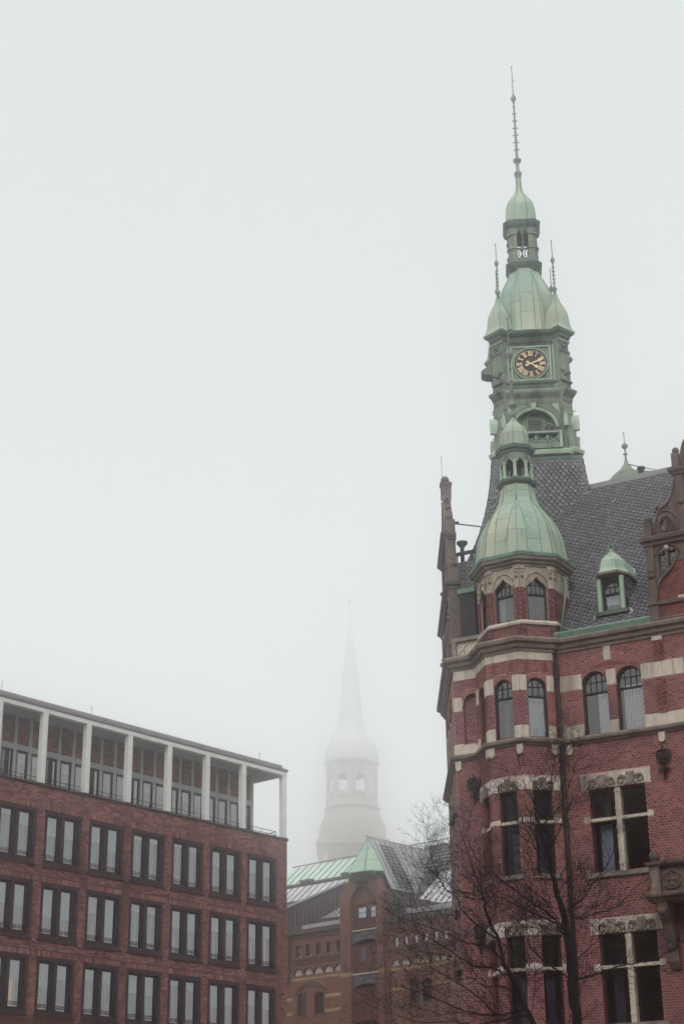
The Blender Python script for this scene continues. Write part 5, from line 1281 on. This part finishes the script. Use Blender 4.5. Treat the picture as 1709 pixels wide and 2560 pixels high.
for i in range(8):
    a = -.6 - 2.8167 * i if i == 0 else -.5 - 2.8167 * i; b = -.7 - 2.8167 * (i + 1) + (.5 if i == 0 else .45)
    q = MB()
    for z in (21.72, 21.9): q.tube([(b, .25, z), (a, .25, z)], .018, 6)
    for x in (a, (a + b) / 2, b): q.tube([(x, .25, 21.5), (x, .25, 21.9)], .016, 6)
    if i == 0: 
        for z in (21.72, 21.9): q.tube([(a, .25, z), (a, 3.0, z)], .018, 6)
    q.build('terrace_railing', m_iron, OB)
for x in (-19.6, -13.8, -1.2):
    mb = MB(); mb.tube([(x, 1, 25.7), (x, 1, 26.5)], .012, 4); mb.build('lightning_rod', m_pipe, OB)

# ------------------------------------------------------------------ canal warehouse in the middle
WB = root('warehouse', (1.4055, 129.99, 0), R(90 - 131), 'old red brick warehouse with green hooded hoist gable and grey metal roof', 'warehouse')
WR = brick_tex_mat('warehouse brick', (.13, .036, .028), (.23, .078, .054), (.15, .09, .075), .25, .085, 'xz', .014, .45)
WRd = brick_tex_mat('warehouse dark brick', (.06, .025, .022), (.10, .04, .032), (.14, .09, .07), .25, .085, 'xz', .014, .45)
WY = brick_tex_mat('yellow brick', (.34, .24, .12), (.42, .3, .17), (.3, .2, .12), .25, .085, 'xz', .014, .5)
m_plast = mat('pale plaster', (.5, .46, .4), (.4, .36, .31), .9, 4)
m_cladd = mat('dark slate cladding', (.06, .045, .05), (.085, .065, .065), .7, 6)
m_seam = mat('grey zinc sheet', (.36, .35, .36), (.30, .29, .31), .45, .8)
m_snow = mat('pale wet zinc sheet', (.62, .63, .65), (.5, .5, .53), .4, .7)
m_cgl = mat('mint copper sheet', (.50, .64, .55), (.58, .70, .61), .5, .5)
m_door = mat('dark red loft door', (.07, .024, .024), (.09, .033, .03), .75, 12)
m_lintel = mat('grey iron lintel', (.075, .078, .1), (.1, .1, .125), .6, 5)
small = [H_rect(-7.2 + 1.065 * i, -6.66 + 1.065 * i, 20.95, 21.78) for i in range(5)] + [H_rect(2.66 + .93 * i, 3.14 + .93 * i, 20.72, 21.4) for i in range(8)]
nich = [H_arch(-6.92 + 1.045 * i, .43, 19.5, 19.6, .4) for i in range(5)] + [H_arch(2.85 + .92 * i, .36, 19.3, 19.4, .34) for i in range(8)] + [H_arch(-7.95, .35, 19.5, 19.6, .4)]
big = [H_arch(a, .48, 16.5, 18.0, .16) for a in (-6.55, -4.79, 4.55, 5.75)]
bayh = H_rect(-1.15, 1.42, 0, 25)
mb = MB(); sheet(mb, -10, 12, 0, 22.6, small + nich + big + [bayh]); reveals(mb, small + nich + big, .22); WW = mb.build('wall', WR, WB)
for h in nich: MB().prism(outline(h), .12, .16).build('plaster_niche', m_plast, WB)
for h in nich:
    c = (h['u0'] + h['u1']) / 2; hw = (h['u1'] - h['u0']) / 2
    Vv = voussoirs(I, c, 19.6 if c < 0 else 19.4, hw + .01, hw + .14, R(5), R(175), 9, .05, 0, .95, .12)
    o = put('niche_arch', quads_mesh('niche_arch', Vv, VF, WRd), WB)
m_wgl = glass_mat('warehouse glass', .45, (.3, .3, .32))
for i, h in enumerate(small):
    mb = MB(); ring_frame(mb, outline(h), .05, .12, .18); w = mb.build('window', m_frame, WB)
    glaze(w, I, outline(h), .16, m_glassd if h['u0'] < 0 else m_wgl)
    MB().box(h['u0'] - .06, h['u1'] + .06, -.07, .05, h['lo'](0) - .1, h['lo'](0)).build('window_sill', WRd, w)
for h in big:
    c = (h['u0'] + h['u1']) / 2
    mb = MB(); ring_frame(mb, outline(h), .06, .14, .2); w = mb.build('window', m_frame, WB); glaze(w, I, outline(h), .18, m_glassd)
    for x in (-.24, 0, .24): MB().box(c + x - .015, c + x + .015, .15, .18, 16.5, 18.1).build('glazing_bar', m_frame, w)
    for z in (16.9, 17.3, 17.7): MB().box(c - .46, c + .46, .15, .18, z - .014, z + .014).build('glazing_bar', m_frame, w)
    MB().box(c - .55, c + .55, -.08, .1, 16.36, 16.5).build('window_sill', m_cladd, w)
for c, hw in ((-5.67, 1.64), (5.15, 1.2)):
    Vv = voussoirs(I, c, 18.2 - 1.9, 2.38, 2.62, R(90) - math.asin(hw / 2.5), R(90) + math.asin(hw / 2.5), 22, .09, 0, 1, .1); put('hood_arch', quads_mesh('hood_arch', Vv, VF, WRd), WB)
MB().box(-10, 12, .5, .55, 0, 22.5).build('room_wall', m_dark, WB)
for z0, z1, a, b in ((17.64, 17.9, -4.15, -1.5), (16.57, 16.83, -4.15, -1.5), (17.64, 17.9, -10, -7.5), (16.57, 16.83, -10, -7.5), (17.5, 17.76, 1.9, 3.5), (16.45, 16.7, 1.9, 3.5), (17.5, 17.76, 6.8, 12), (19.12, 19.3, -7.6, -1.3), (18.95, 19.15, 1.9, 12)):
    MB().box(a, b, -.02, .02, z0, z1).build('yellow_brick_band', WY, WB)
# toothed bands under the small windows and dark cornice
for (a, b, z) in ((-7.6, -2.22, 20.55), (2.1, 12, 20.36)):
    MB().box(a, b, -.1, .02, z + .12, z + .3).build('brick_band', WRd, WB); MB().box(a, b, -.06, .02, z - .22, z - .1).build('brick_band', WRd, WB)
    mb = MB(); n = int((b - a) / .27)
    for i in range(n): mb.box(a + i * .27, a + i * .27 + .13, -.09, .02, z - .1, z + .12)
    o = mb.build('dentil_course', WRd, WB); o['kind'] = 'stuff'
    n = int((b - a) / 1.05)
    for i in range(n): MB().prism([(a + .9 + i * 1.06, z + .3), (a + 1.06 + i * 1.06, z + .3), (a + .98 + i * 1.06, z + .42)], -.1, .0).build('pale_stone', m_plast, WB)
    mb = MB()
    for i in range(int((b - a) / .3)): mb.box(a + i * .3, a + i * .3 + .14, -.07, .02, 22.2 - (.35 if a > 0 else 0), 22.3 - (.35 if a > 0 else 0))
    o = mb.build('dentil_course', WRd, WB); o['kind'] = 'stuff'
    MB().box(a, b, -.08, .02, 22.3 - (.35 if a > 0 else 0), 22.42 - (.35 if a > 0 else 0)).build('brick_band', WRd, WB)
mb = MB(); mb.box(-10, -2.2, -.25, .2, 22.6, 22.85); mb.box(2.0, 12, -.25, .2, 22.45, 22.7); mb.build('eaves_gutter', m_cladd, WB)
mb = MB(); mb.tube([(-7.75, -.15, 22.6), (-7.75, -.15, 19.9), (-7.8, -.15, 19.3), (-8.0, -.15, 18.9)], .09, 6); mb.build('downpipe', m_pipe, WB)
mb = MB(); mb.tube([(2.35, -.15, 19), (2.35, -.15, 10)], .08, 6); mb.build('downpipe', m_pipe, WB)
# dark clad attic gable with pale verge
att = [(-10, 22.8), (-10, 24.35), (-8.1, 24.8), (-2.1, 25.95), (2.4, 25.0), (5.0, 24.0), (7, 23.4), (12, 23.3), (12, 22.6)]
MB().prism(att, .1, .3).build('attic_wall', m_cladd, WB)
mb = MB()
for i in range(14): mb.box(-8 + i * .42, -7.97 + i * .42, .06, .1, 23.3, 24.6 + i * .08)
o = mb.build('attic_seam', m_under, WB); o['kind'] = 'stuff'
mb = MB(); mb.prism([(-10, 24.35), (-8.1, 24.8), (-2.1, 25.95), (-2.1, 26.12), (-8.1, 25.0), (-10, 24.6)], -.1, .5); mb.build('verge_board', m_seam, WB)
MB().prism([(-6.5, 22.98), (-2.22, 23.0), (-2.22, 23.3), (-6.5, 23.3)], -.02, .08).build('flashing', m_seam, WB)
MB().prism([(4.0, 22.95), (8.3, 22.9), (12, 22.9), (12, 23.25), (4.0, 23.3)], -.06, .09).build('flashing', m_seam, WB)
MB().prism([(-4.6, 23.62), (-2.22, 23.55), (-2.22, 24.35), (-3.0, 24.1)], .03, .09).build('skylight', m_snow, WB)
mb = MB()
for i in range(5): mb.tube([(-4.3 + i * .42, .0, 23.6), (-3.6 + i * .42, .0, 24.0 + i * .06)], .03, 4)
mb.build('skylight_bar', m_cladd, WB)
# main roof: standing seam sheets one by one
def sheets(name, x0, x1, y0, z0, y1, z1, n, m, parent=None, lift=.03, shear=0.0):
    for i in range(n):
        a, b = x0 + (x1 - x0) * i / n, x0 + (x1 - x0) * (i + 1) / n
        mb = MB(); g = .02
        mb.add([(a + g, y0, z0), (b - g, y0, z0), (b - g + shear, y1, z1), (a + g + shear, y1, z1), (a + g, y0, z0 - .06), (b - g, y0, z0 - .06), (b - g + shear, y1, z1 - .06), (a + g + shear, y1, z1 - .06)], [(0, 1, 2, 3), (0, 4, 5, 1), (1, 5, 6, 2), (2, 6, 7, 3), (3, 7, 4, 0)])
        mb.box(0, 0, 0, 0, 0, 0) if 0 else None
        o = mb.build(name, m, parent or WB)
        MB().tube([(b, y0, z0 + .03), (b + shear, y1, z1 + .03)], .035, 4).build('roof_seam', m_cladd, o)
mb = MB(); mb.add([(-16, .3, 22.7), (14, .3, 22.7), (14, 9.2, 30.1), (-16, 9.2, 30.1), (14, 18, 22.7), (-16, 18, 22.7)], [(0, 1, 2, 3), (3, 2, 4, 5)]); mb.build('main_roof', m_cladd, WB)
sheets('mint_roof_sheet', -16, -1, 6.9, 28.35, 9.2, 30.25, 18, m_cgl)
MB().box(-16, -1, 6.5, 6.9, 28.05, 28.25).build('roof_walkway', m_cladd, WB)
for a, b in ((-12.6, -11.4), (-8.0, -6.2)): MB().box(a, b, 6.3, 6.9, 28.25, 28.45).build('roof_hatch', m_cladd, WB)
sheets('pale_roof_sheet', -14, -2.5, 1.6, 24.05, 6.2, 27.85, 15, m_snow)
MB().box(-14, -2.5, 3.6, 3.9, 25.75, 26.15).build('roof_walkway', m_cladd, WB)
sheets('pale_roof_sheet', 3.5, 14, 1.2, 23.6, 5.2, 26.9, 16, m_snow)
MB().box(2.0, 14, 5.2, 5.6, 26.95, 27.15).build('roof_walkway', m_cladd, WB)
sheets('grey_roof_sheet', 1, 14, 5.6, 27.2, 9.2, 30.15, 18, m_seam)
mb = MB()
for j in range(7): mb.tube([(-.5, 5.9 + j * .45, 27.55 + j * .37), (4.2, 5.9 + j * .45, 27.55 + j * .37)], .08, 4)
mb.build('louvre_blade', m_cladd, WB)
mb = MB(); mb.tube([(-16, 9.2, 30.4), (14, 9.2, 30.4)], .05, 4); mb.build('ridge_rail', m_cladd, WB)
# hoist gable
for a, b in ((-2.2, -1.15), (1.42, 2.05)): MB().box(a, b, -.45, .3, 0, 24.2).build('hoist_pier', WR, WB)
arch = [(1.42, 24.2), (2.05, 24.2), (2.1, 24.9), (1.85, 25.2), (1.28, 26.55), (-1.0, 26.55), (-1.6, 25.6), (-2.15, 25.1), (-2.2, 24.2), (-1.15, 24.2)] + [(.13 - 1.28 * math.cos(t), 24.2 + 1.35 * math.sin(t)) for t in [R(12 * i) for i in range(1, 15)]]
MB().prism(arch, -.45, .3).build('hoist_gable', WR, WB)
mb = MB(); mb.tube([(.13 - 1.2 * math.cos(t), -.46, 24.2 + 1.28 * math.sin(t)) for t in [R(10 * i) for i in range(19)]], .07, 6); mb.build('hoist_arch', WRd, WB)
MB().prism([(.13 - 1.28 * math.cos(R(t)), 24.2 + 1.35 * math.sin(R(t))) for t in range(0, 181, 12)], -.15, .1).build('hoist_tympanum', WR, WB)
mb = MB(); mb.box(-.4, .75, -.62, -.2, 25.45, 25.75); mb.build('hoist_beam', m_under, WB)
for (z0, z1) in ((22.35, 24.2), (19.15, 21.2), (15.6, 18.0)):
    MB().box(-1.15, 1.42, -.05, .05, z0, z1).build('loft_door', m_door, WB)
    for i in range(8): MB().box(-1.13 + i * .318, -.83 + i * .318, -.075, -.05, z0 + .03, z1 - (.03 if z0 > 22 else .25)).build('door_plank', m_door, WB)
for (x0, x1, z0, z1) in ((-.52, .12, 23.15, 23.88), (.72, 1.36, 23.12, 23.84)):
    w = MB().box(x0, x1, -.13, -.08, z0, z1).build('loft_window', m_snow, WB)
    w.data.materials[0] = mat('lit loft pane', (.66, .78, .86), (.55, .68, .78), .25)
    for k in (.33, .66): MB().box(x0 + (x1 - x0) * k - .02, x0 + (x1 - x0) * k + .02, -.145, -.13, z0, z1).build('glazing_bar', m_frame, w)
    MB().box(x0, x1, -.143, -.13, (z0 + z1) / 2 - .02, (z0 + z1) / 2 + .02).build('glazing_bar', m_frame, w)
MB().box(-.45, .05, -.1, -.08, 19.9, 20.9).build('loft_window', m_lintel, WB)
for (zt, zb) in ((22.15, 21.42), (18.95, 18.15)):
    MB().prism([(-1.15, zt), (1.42, zt), (1.42, zb - .25), (1.0, zb + .02), (.13, zb + .12), (-.75, zb + .02), (-1.15, zb - .25)], -.2, .05).build('iron_lintel', m_lintel, WB)
    MB().box(-1.2, 1.45, -.32, .05, zt, zt + .1).build('door_sill', m_plast, WB)
for x in (-1.7, 1.72): MB().prism([(x - .16, 19.2), (x + .16, 19.2), (x + .16, 19.45), (x, 19.9), (x - .16, 19.45)], -.53, -.45).build('wall_plate', m_cladd, WB)
for (a, b) in ((-2.21, -1.14), (1.41, 2.06)): MB().box(a, b, -.47, .1, 18.9, 19.2).build('yellow_brick_band', WY, WB)
# green copper hood and the long seamed roof behind it
mb = MB(); b0 = [(-1.05, .9, 26.5), (-.75, -1.1, 26.45), (.95, -1.1, 26.45), (1.75, .3, 26.5)]; ap = (.2, .3, 29.3)
mb.add(b0 + [ap], [(0, 1, 4), (1, 2, 4), (2, 3, 4), (0, 1, 2, 3)]); mb.build('copper_hood', mat('hood copper', (.33, .47, .36), (.41, .54, .43), .55, 1.5), WB)
mb = MB()
for p in b0: mb.tube([p, ap], .03, 4)
mb.tube([(b0[1][0], -1.12, 26.4), (b0[2][0], -1.12, 26.4)], .06, 4); mb.tube([(b0[1][0], -1.12, 26.4), (b0[0][0], .9, 26.42)], .06, 4); mb.tube([(b0[2][0], -1.12, 26.4), (b0[3][0], .3, 26.42)], .06, 4)
for q in (.33, .66): mb.tube([tuple(b0[i][k] * (1 - q) + ap[k] * q for k in range(3)) for i in (0, 1, 2, 3)], .02, 4)
mb.build('hood_seam', m_copperg, WB)
mb = MB(); mb.prism([(-1.0, 25.9), (1.6, 25.9), (1.3, 26.48), (-.8, 26.48)], -.75, .2); mb.build('hood_soffit', m_under, WB)
zr, xe, ze = 29.28, 2.45, 25.1
n = 13; yv = lambda t: 8.6 - 5.2 * t       # valley line
for sg in (1, -1):
    for i in range(n):
        y0, y1 = .2 + 8.2 * i / n, .2 + 8.2 * (i + 1) / n - .03
        t0, t1 = min(1, (8.6 - y0) / 5.2), min(1, (8.6 - y1) / 5.2)
        X = lambda t: .2 + sg * (xe - .2) * t; Z = lambda t: zr + (ze - zr) * t
        mb = MB(); mb.add([(X(0), y0, Z(0)), (X(0), y1, Z(0)), (X(t1), y1, Z(t1)), (X(t0), y0, Z(t0)), (X(0), y0, Z(0) - .08), (X(0), y1, Z(0) - .08), (X(t1), y1, Z(t1) - .08), (X(t0), y0, Z(t0) - .08)], [(0, 1, 2, 3), (0, 3, 7, 4), (1, 5, 6, 2), (2, 6, 7, 3)])
        o = mb.build('grey_roof_sheet', m_seam, WB); MB().tube([(X(0), y1 + .015, Z(0) + .03), (X(t1), y1 + .015, Z(t1) + .03)], .032, 4).build('roof_seam', m_cladd, o)
    if sg > 0:
        for c in range(3):
            for r in range(13):
                t = .12 + .068 * r; y0 = 1.2 + c * .62
                X = .2 + (xe - .2) * t + .05; Z = zr + (ze - zr) * t + .03
                mb = MB(); mb.add([(X, y0, Z), (X, y0 + .54, Z), (X + .085, y0 + .54, Z - .145), (X + .085, y0, Z - .145), (X - .02, y0, Z - .06), (X - .02, y0 + .54, Z - .06)], [(0, 1, 2, 3), (0, 4, 5, 1)]); mb.build('vent_slat', m_under, WB)
mb = MB(); mb.add([(xe - .1, .1, ze), (xe - .1, 3.4, ze), (xe - .1, 3.4, 22.7), (xe - .1, .1, 22.7)], [(0, 1, 2, 3)]); mb.build('dormer_side', m_cladd, WB)
mb = MB(); mb.tube([(.2, -.0, zr + .04), (.2, 8.6, zr + .04)], .05, 5); mb.build('ridge_cap', m_seam, WB)

# ------------------------------------------------------------------ church tower in the fog
CB = root('church_tower', (1.9, 490, 0), 0, 'tall church spire fading into thick fog behind the warehouse', 'church')
m_chs = mat('church brick', (.27, .215, .2), (.31, .25, .23), .9, .3)  # church colours are paled, more with height, to imitate fading in fog
m_chc = mat('bell roof paled for fog', (.36, .325, .305), (.40, .36, .335), .8, .3)
m_chl = mat('lantern stone paled for fog', (.42, .40, .37), (.46, .44, .41), .9, .3)
m_chp = mat('spire paled for fog', (.60, .60, .57), (.64, .64, .61), .8, .3)  # palest of all: the fog's fading is put into the spire colour
r8 = lambda a: a / math.cos(R(22.5))
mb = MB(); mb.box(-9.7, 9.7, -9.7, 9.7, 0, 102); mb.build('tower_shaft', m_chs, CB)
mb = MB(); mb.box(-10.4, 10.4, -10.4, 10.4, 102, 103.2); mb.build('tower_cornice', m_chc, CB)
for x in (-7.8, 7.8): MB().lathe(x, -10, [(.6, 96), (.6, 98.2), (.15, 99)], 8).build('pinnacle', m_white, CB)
MB().prism([(-4.9 + 1.4 - 1.4 * math.cos(R(t)), 96.6 + 1.4 * math.sin(R(t))) for t in range(0, 181, 18)], -9.9, -9.7).build('half_round_panel', m_white, CB)  # white half-round panel set on the shaft
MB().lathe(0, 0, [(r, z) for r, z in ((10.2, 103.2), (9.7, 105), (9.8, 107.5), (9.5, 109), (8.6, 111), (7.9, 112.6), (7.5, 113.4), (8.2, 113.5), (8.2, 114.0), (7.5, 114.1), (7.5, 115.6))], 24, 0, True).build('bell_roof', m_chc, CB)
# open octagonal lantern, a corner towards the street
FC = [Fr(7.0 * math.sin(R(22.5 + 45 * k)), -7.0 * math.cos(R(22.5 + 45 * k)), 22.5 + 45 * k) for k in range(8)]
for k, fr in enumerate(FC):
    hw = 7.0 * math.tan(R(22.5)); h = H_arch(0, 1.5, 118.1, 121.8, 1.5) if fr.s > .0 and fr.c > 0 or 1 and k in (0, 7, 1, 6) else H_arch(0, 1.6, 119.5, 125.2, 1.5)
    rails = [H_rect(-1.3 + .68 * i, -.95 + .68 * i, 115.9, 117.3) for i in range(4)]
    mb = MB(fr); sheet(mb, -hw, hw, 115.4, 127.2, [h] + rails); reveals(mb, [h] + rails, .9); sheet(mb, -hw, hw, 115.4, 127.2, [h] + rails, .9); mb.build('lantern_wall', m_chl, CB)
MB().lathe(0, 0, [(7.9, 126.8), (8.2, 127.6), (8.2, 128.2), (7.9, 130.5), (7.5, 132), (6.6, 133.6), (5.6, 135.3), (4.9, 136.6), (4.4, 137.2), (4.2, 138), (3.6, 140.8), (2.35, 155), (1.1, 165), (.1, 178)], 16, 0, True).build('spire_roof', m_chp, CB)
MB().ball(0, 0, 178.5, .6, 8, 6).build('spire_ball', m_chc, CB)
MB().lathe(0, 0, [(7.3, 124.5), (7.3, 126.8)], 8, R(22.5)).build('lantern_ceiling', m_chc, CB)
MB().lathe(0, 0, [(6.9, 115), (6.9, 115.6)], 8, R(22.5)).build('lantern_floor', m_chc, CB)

# ------------------------------------------------------------------ bare tree in front of the hall
TREE = root('bare_tree', (TX[0], TX[1], 0), 0, 'bare leafless street tree with dark forked branches in front of the brick hall', 'tree')
m_bark = mat('dark wet bark', (.006, .0045, .006), (.011, .008, .009), .85, 20, bump=.5)
twigs = []
rt = random.Random(11)
def limb(name, pts, r0, r1, parent):
    # soften the polyline, then skin it
    P = [Vector(p) for p in pts]; Q = []
    for i in range(len(P) - 1):
        a, b, c, d = P[max(i - 1, 0)], P[i], P[i + 1], P[min(i + 2, len(P) - 1)]
        for j in range(4):
            t = j / 4; Q.append(.5 * ((2 * b) + (c - a) * t + (2 * a - 5 * b + 4 * c - d) * t * t + (-a + 3 * b - 3 * c + d) * t ** 3))
    Q.append(P[-1])
    Q = [q + Vector((rt.gauss(0, .012), rt.gauss(0, .012), rt.gauss(0, .012))) if 0 < i < len(Q) - 1 else q for i, q in enumerate(Q)]
    n = len(Q); rad = [r0 + (r1 - r0) * (i / (n - 1)) ** .8 for i in range(n)]
    MB().tube([tuple(q) for q in Q], rad, 8 if r0 > .05 else 6).build(name, m_bark, parent)
    return Q, rad
def twig(p, d, L, r, depth):
    n = max(3, int(L / .16)); pts = [p]; dd = d.normalized(); q = p.copy()
    for i in range(n):
        dd = (dd + Vector((rt.gauss(0, .13), rt.gauss(0, .13), rt.gauss(.045, .12)))).normalized()
        q = q + dd * (L / n); pts.append(q.copy())
    twigs.append((pts, r))
    if depth > 0:
        k = max(2, int(L / .125))
        for i in range(k):
            t = .2 + .75 * rt.random(); j = min(n - 1, int(t * n)); b = pts[j]
            ax = (pts[j + 1] - pts[j]).normalized()
            s = Vector((rt.gauss(0, 1), rt.gauss(0, .7), rt.gauss(.25, .8))); s = (s - ax * s.dot(ax)).normalized()
            twig(b, ax * .75 + s * rt.uniform(.5, .95), L * rt.uniform(.28, .55), max(.003, r * .55), depth - 1)
def grow(Q, rad, every, L0):
    n = len(Q); i = 2
    while i < n:
        ax = (Q[min(i + 1, n - 1)] - Q[i - 1]).normalized()
        s = Vector((rt.gauss(0, 1), rt.gauss(0, .8), rt.gauss(.3, .8))); s = (s - ax * s.dot(ax)).normalized()
        twig(Q[i], ax * .7 + s * rt.uniform(.6, 1.0), L0 * rt.uniform(.6, 1.3), max(.005, min(.011, rad[i] * .4)), 2)
        i += max(1, int(rt.uniform(.5, 1.5) * every))
    twig(Q[-1], Q[-1] - Q[-2], L0 * .9, max(.006, rad[-1] * .8), 2)
for nm, pts, r0, r1 in LIMBS:
    Q, rad = limb(nm, pts, r0, r1, TREE)
    grow(Q if nm == 'branch' else Q[6:], rad if nm == 'branch' else rad[6:], 1.4 if nm == 'branch' else 2, 1.15 if nm == 'branch' else 1.1)
tm = MB()
for pts, r in twigs:
    n = len(pts); tm.tube([tuple(p) for p in pts], [r * (1 - .75 * i / (n - 1)) for i in range(n)], 3)
me = bpy.data.meshes.new('twigs'); me.from_pydata(tm.v, [], tm.f); me.materials.append(m_bark)
put('crown', me, TREE)['kind'] = 'stuff'

# ------------------------------------------------------------------ fog
hz = MB(); hz.box(-330, 330, -40, 530, -1.2, 184)
HZ = hz.build('haze', m_bark); HZ['kind'] = 'stuff'
m = bpy.data.materials.new('fog'); m.use_nodes = True; nt = m.node_tree; nt.nodes.remove(nt.nodes['Principled BSDF'])
pv = nt.nodes.new('ShaderNodeVolumePrincipled'); pv.inputs['Color'].default_value = (1, 1, 1, 1)
pv.inputs['Density'].default_value = .0036; pv.inputs['Anisotropy'].default_value = .98
nt.links.new(pv.outputs[0], nt.nodes['Material Output'].inputs['Volume'])
HZ.data.materials[0] = m
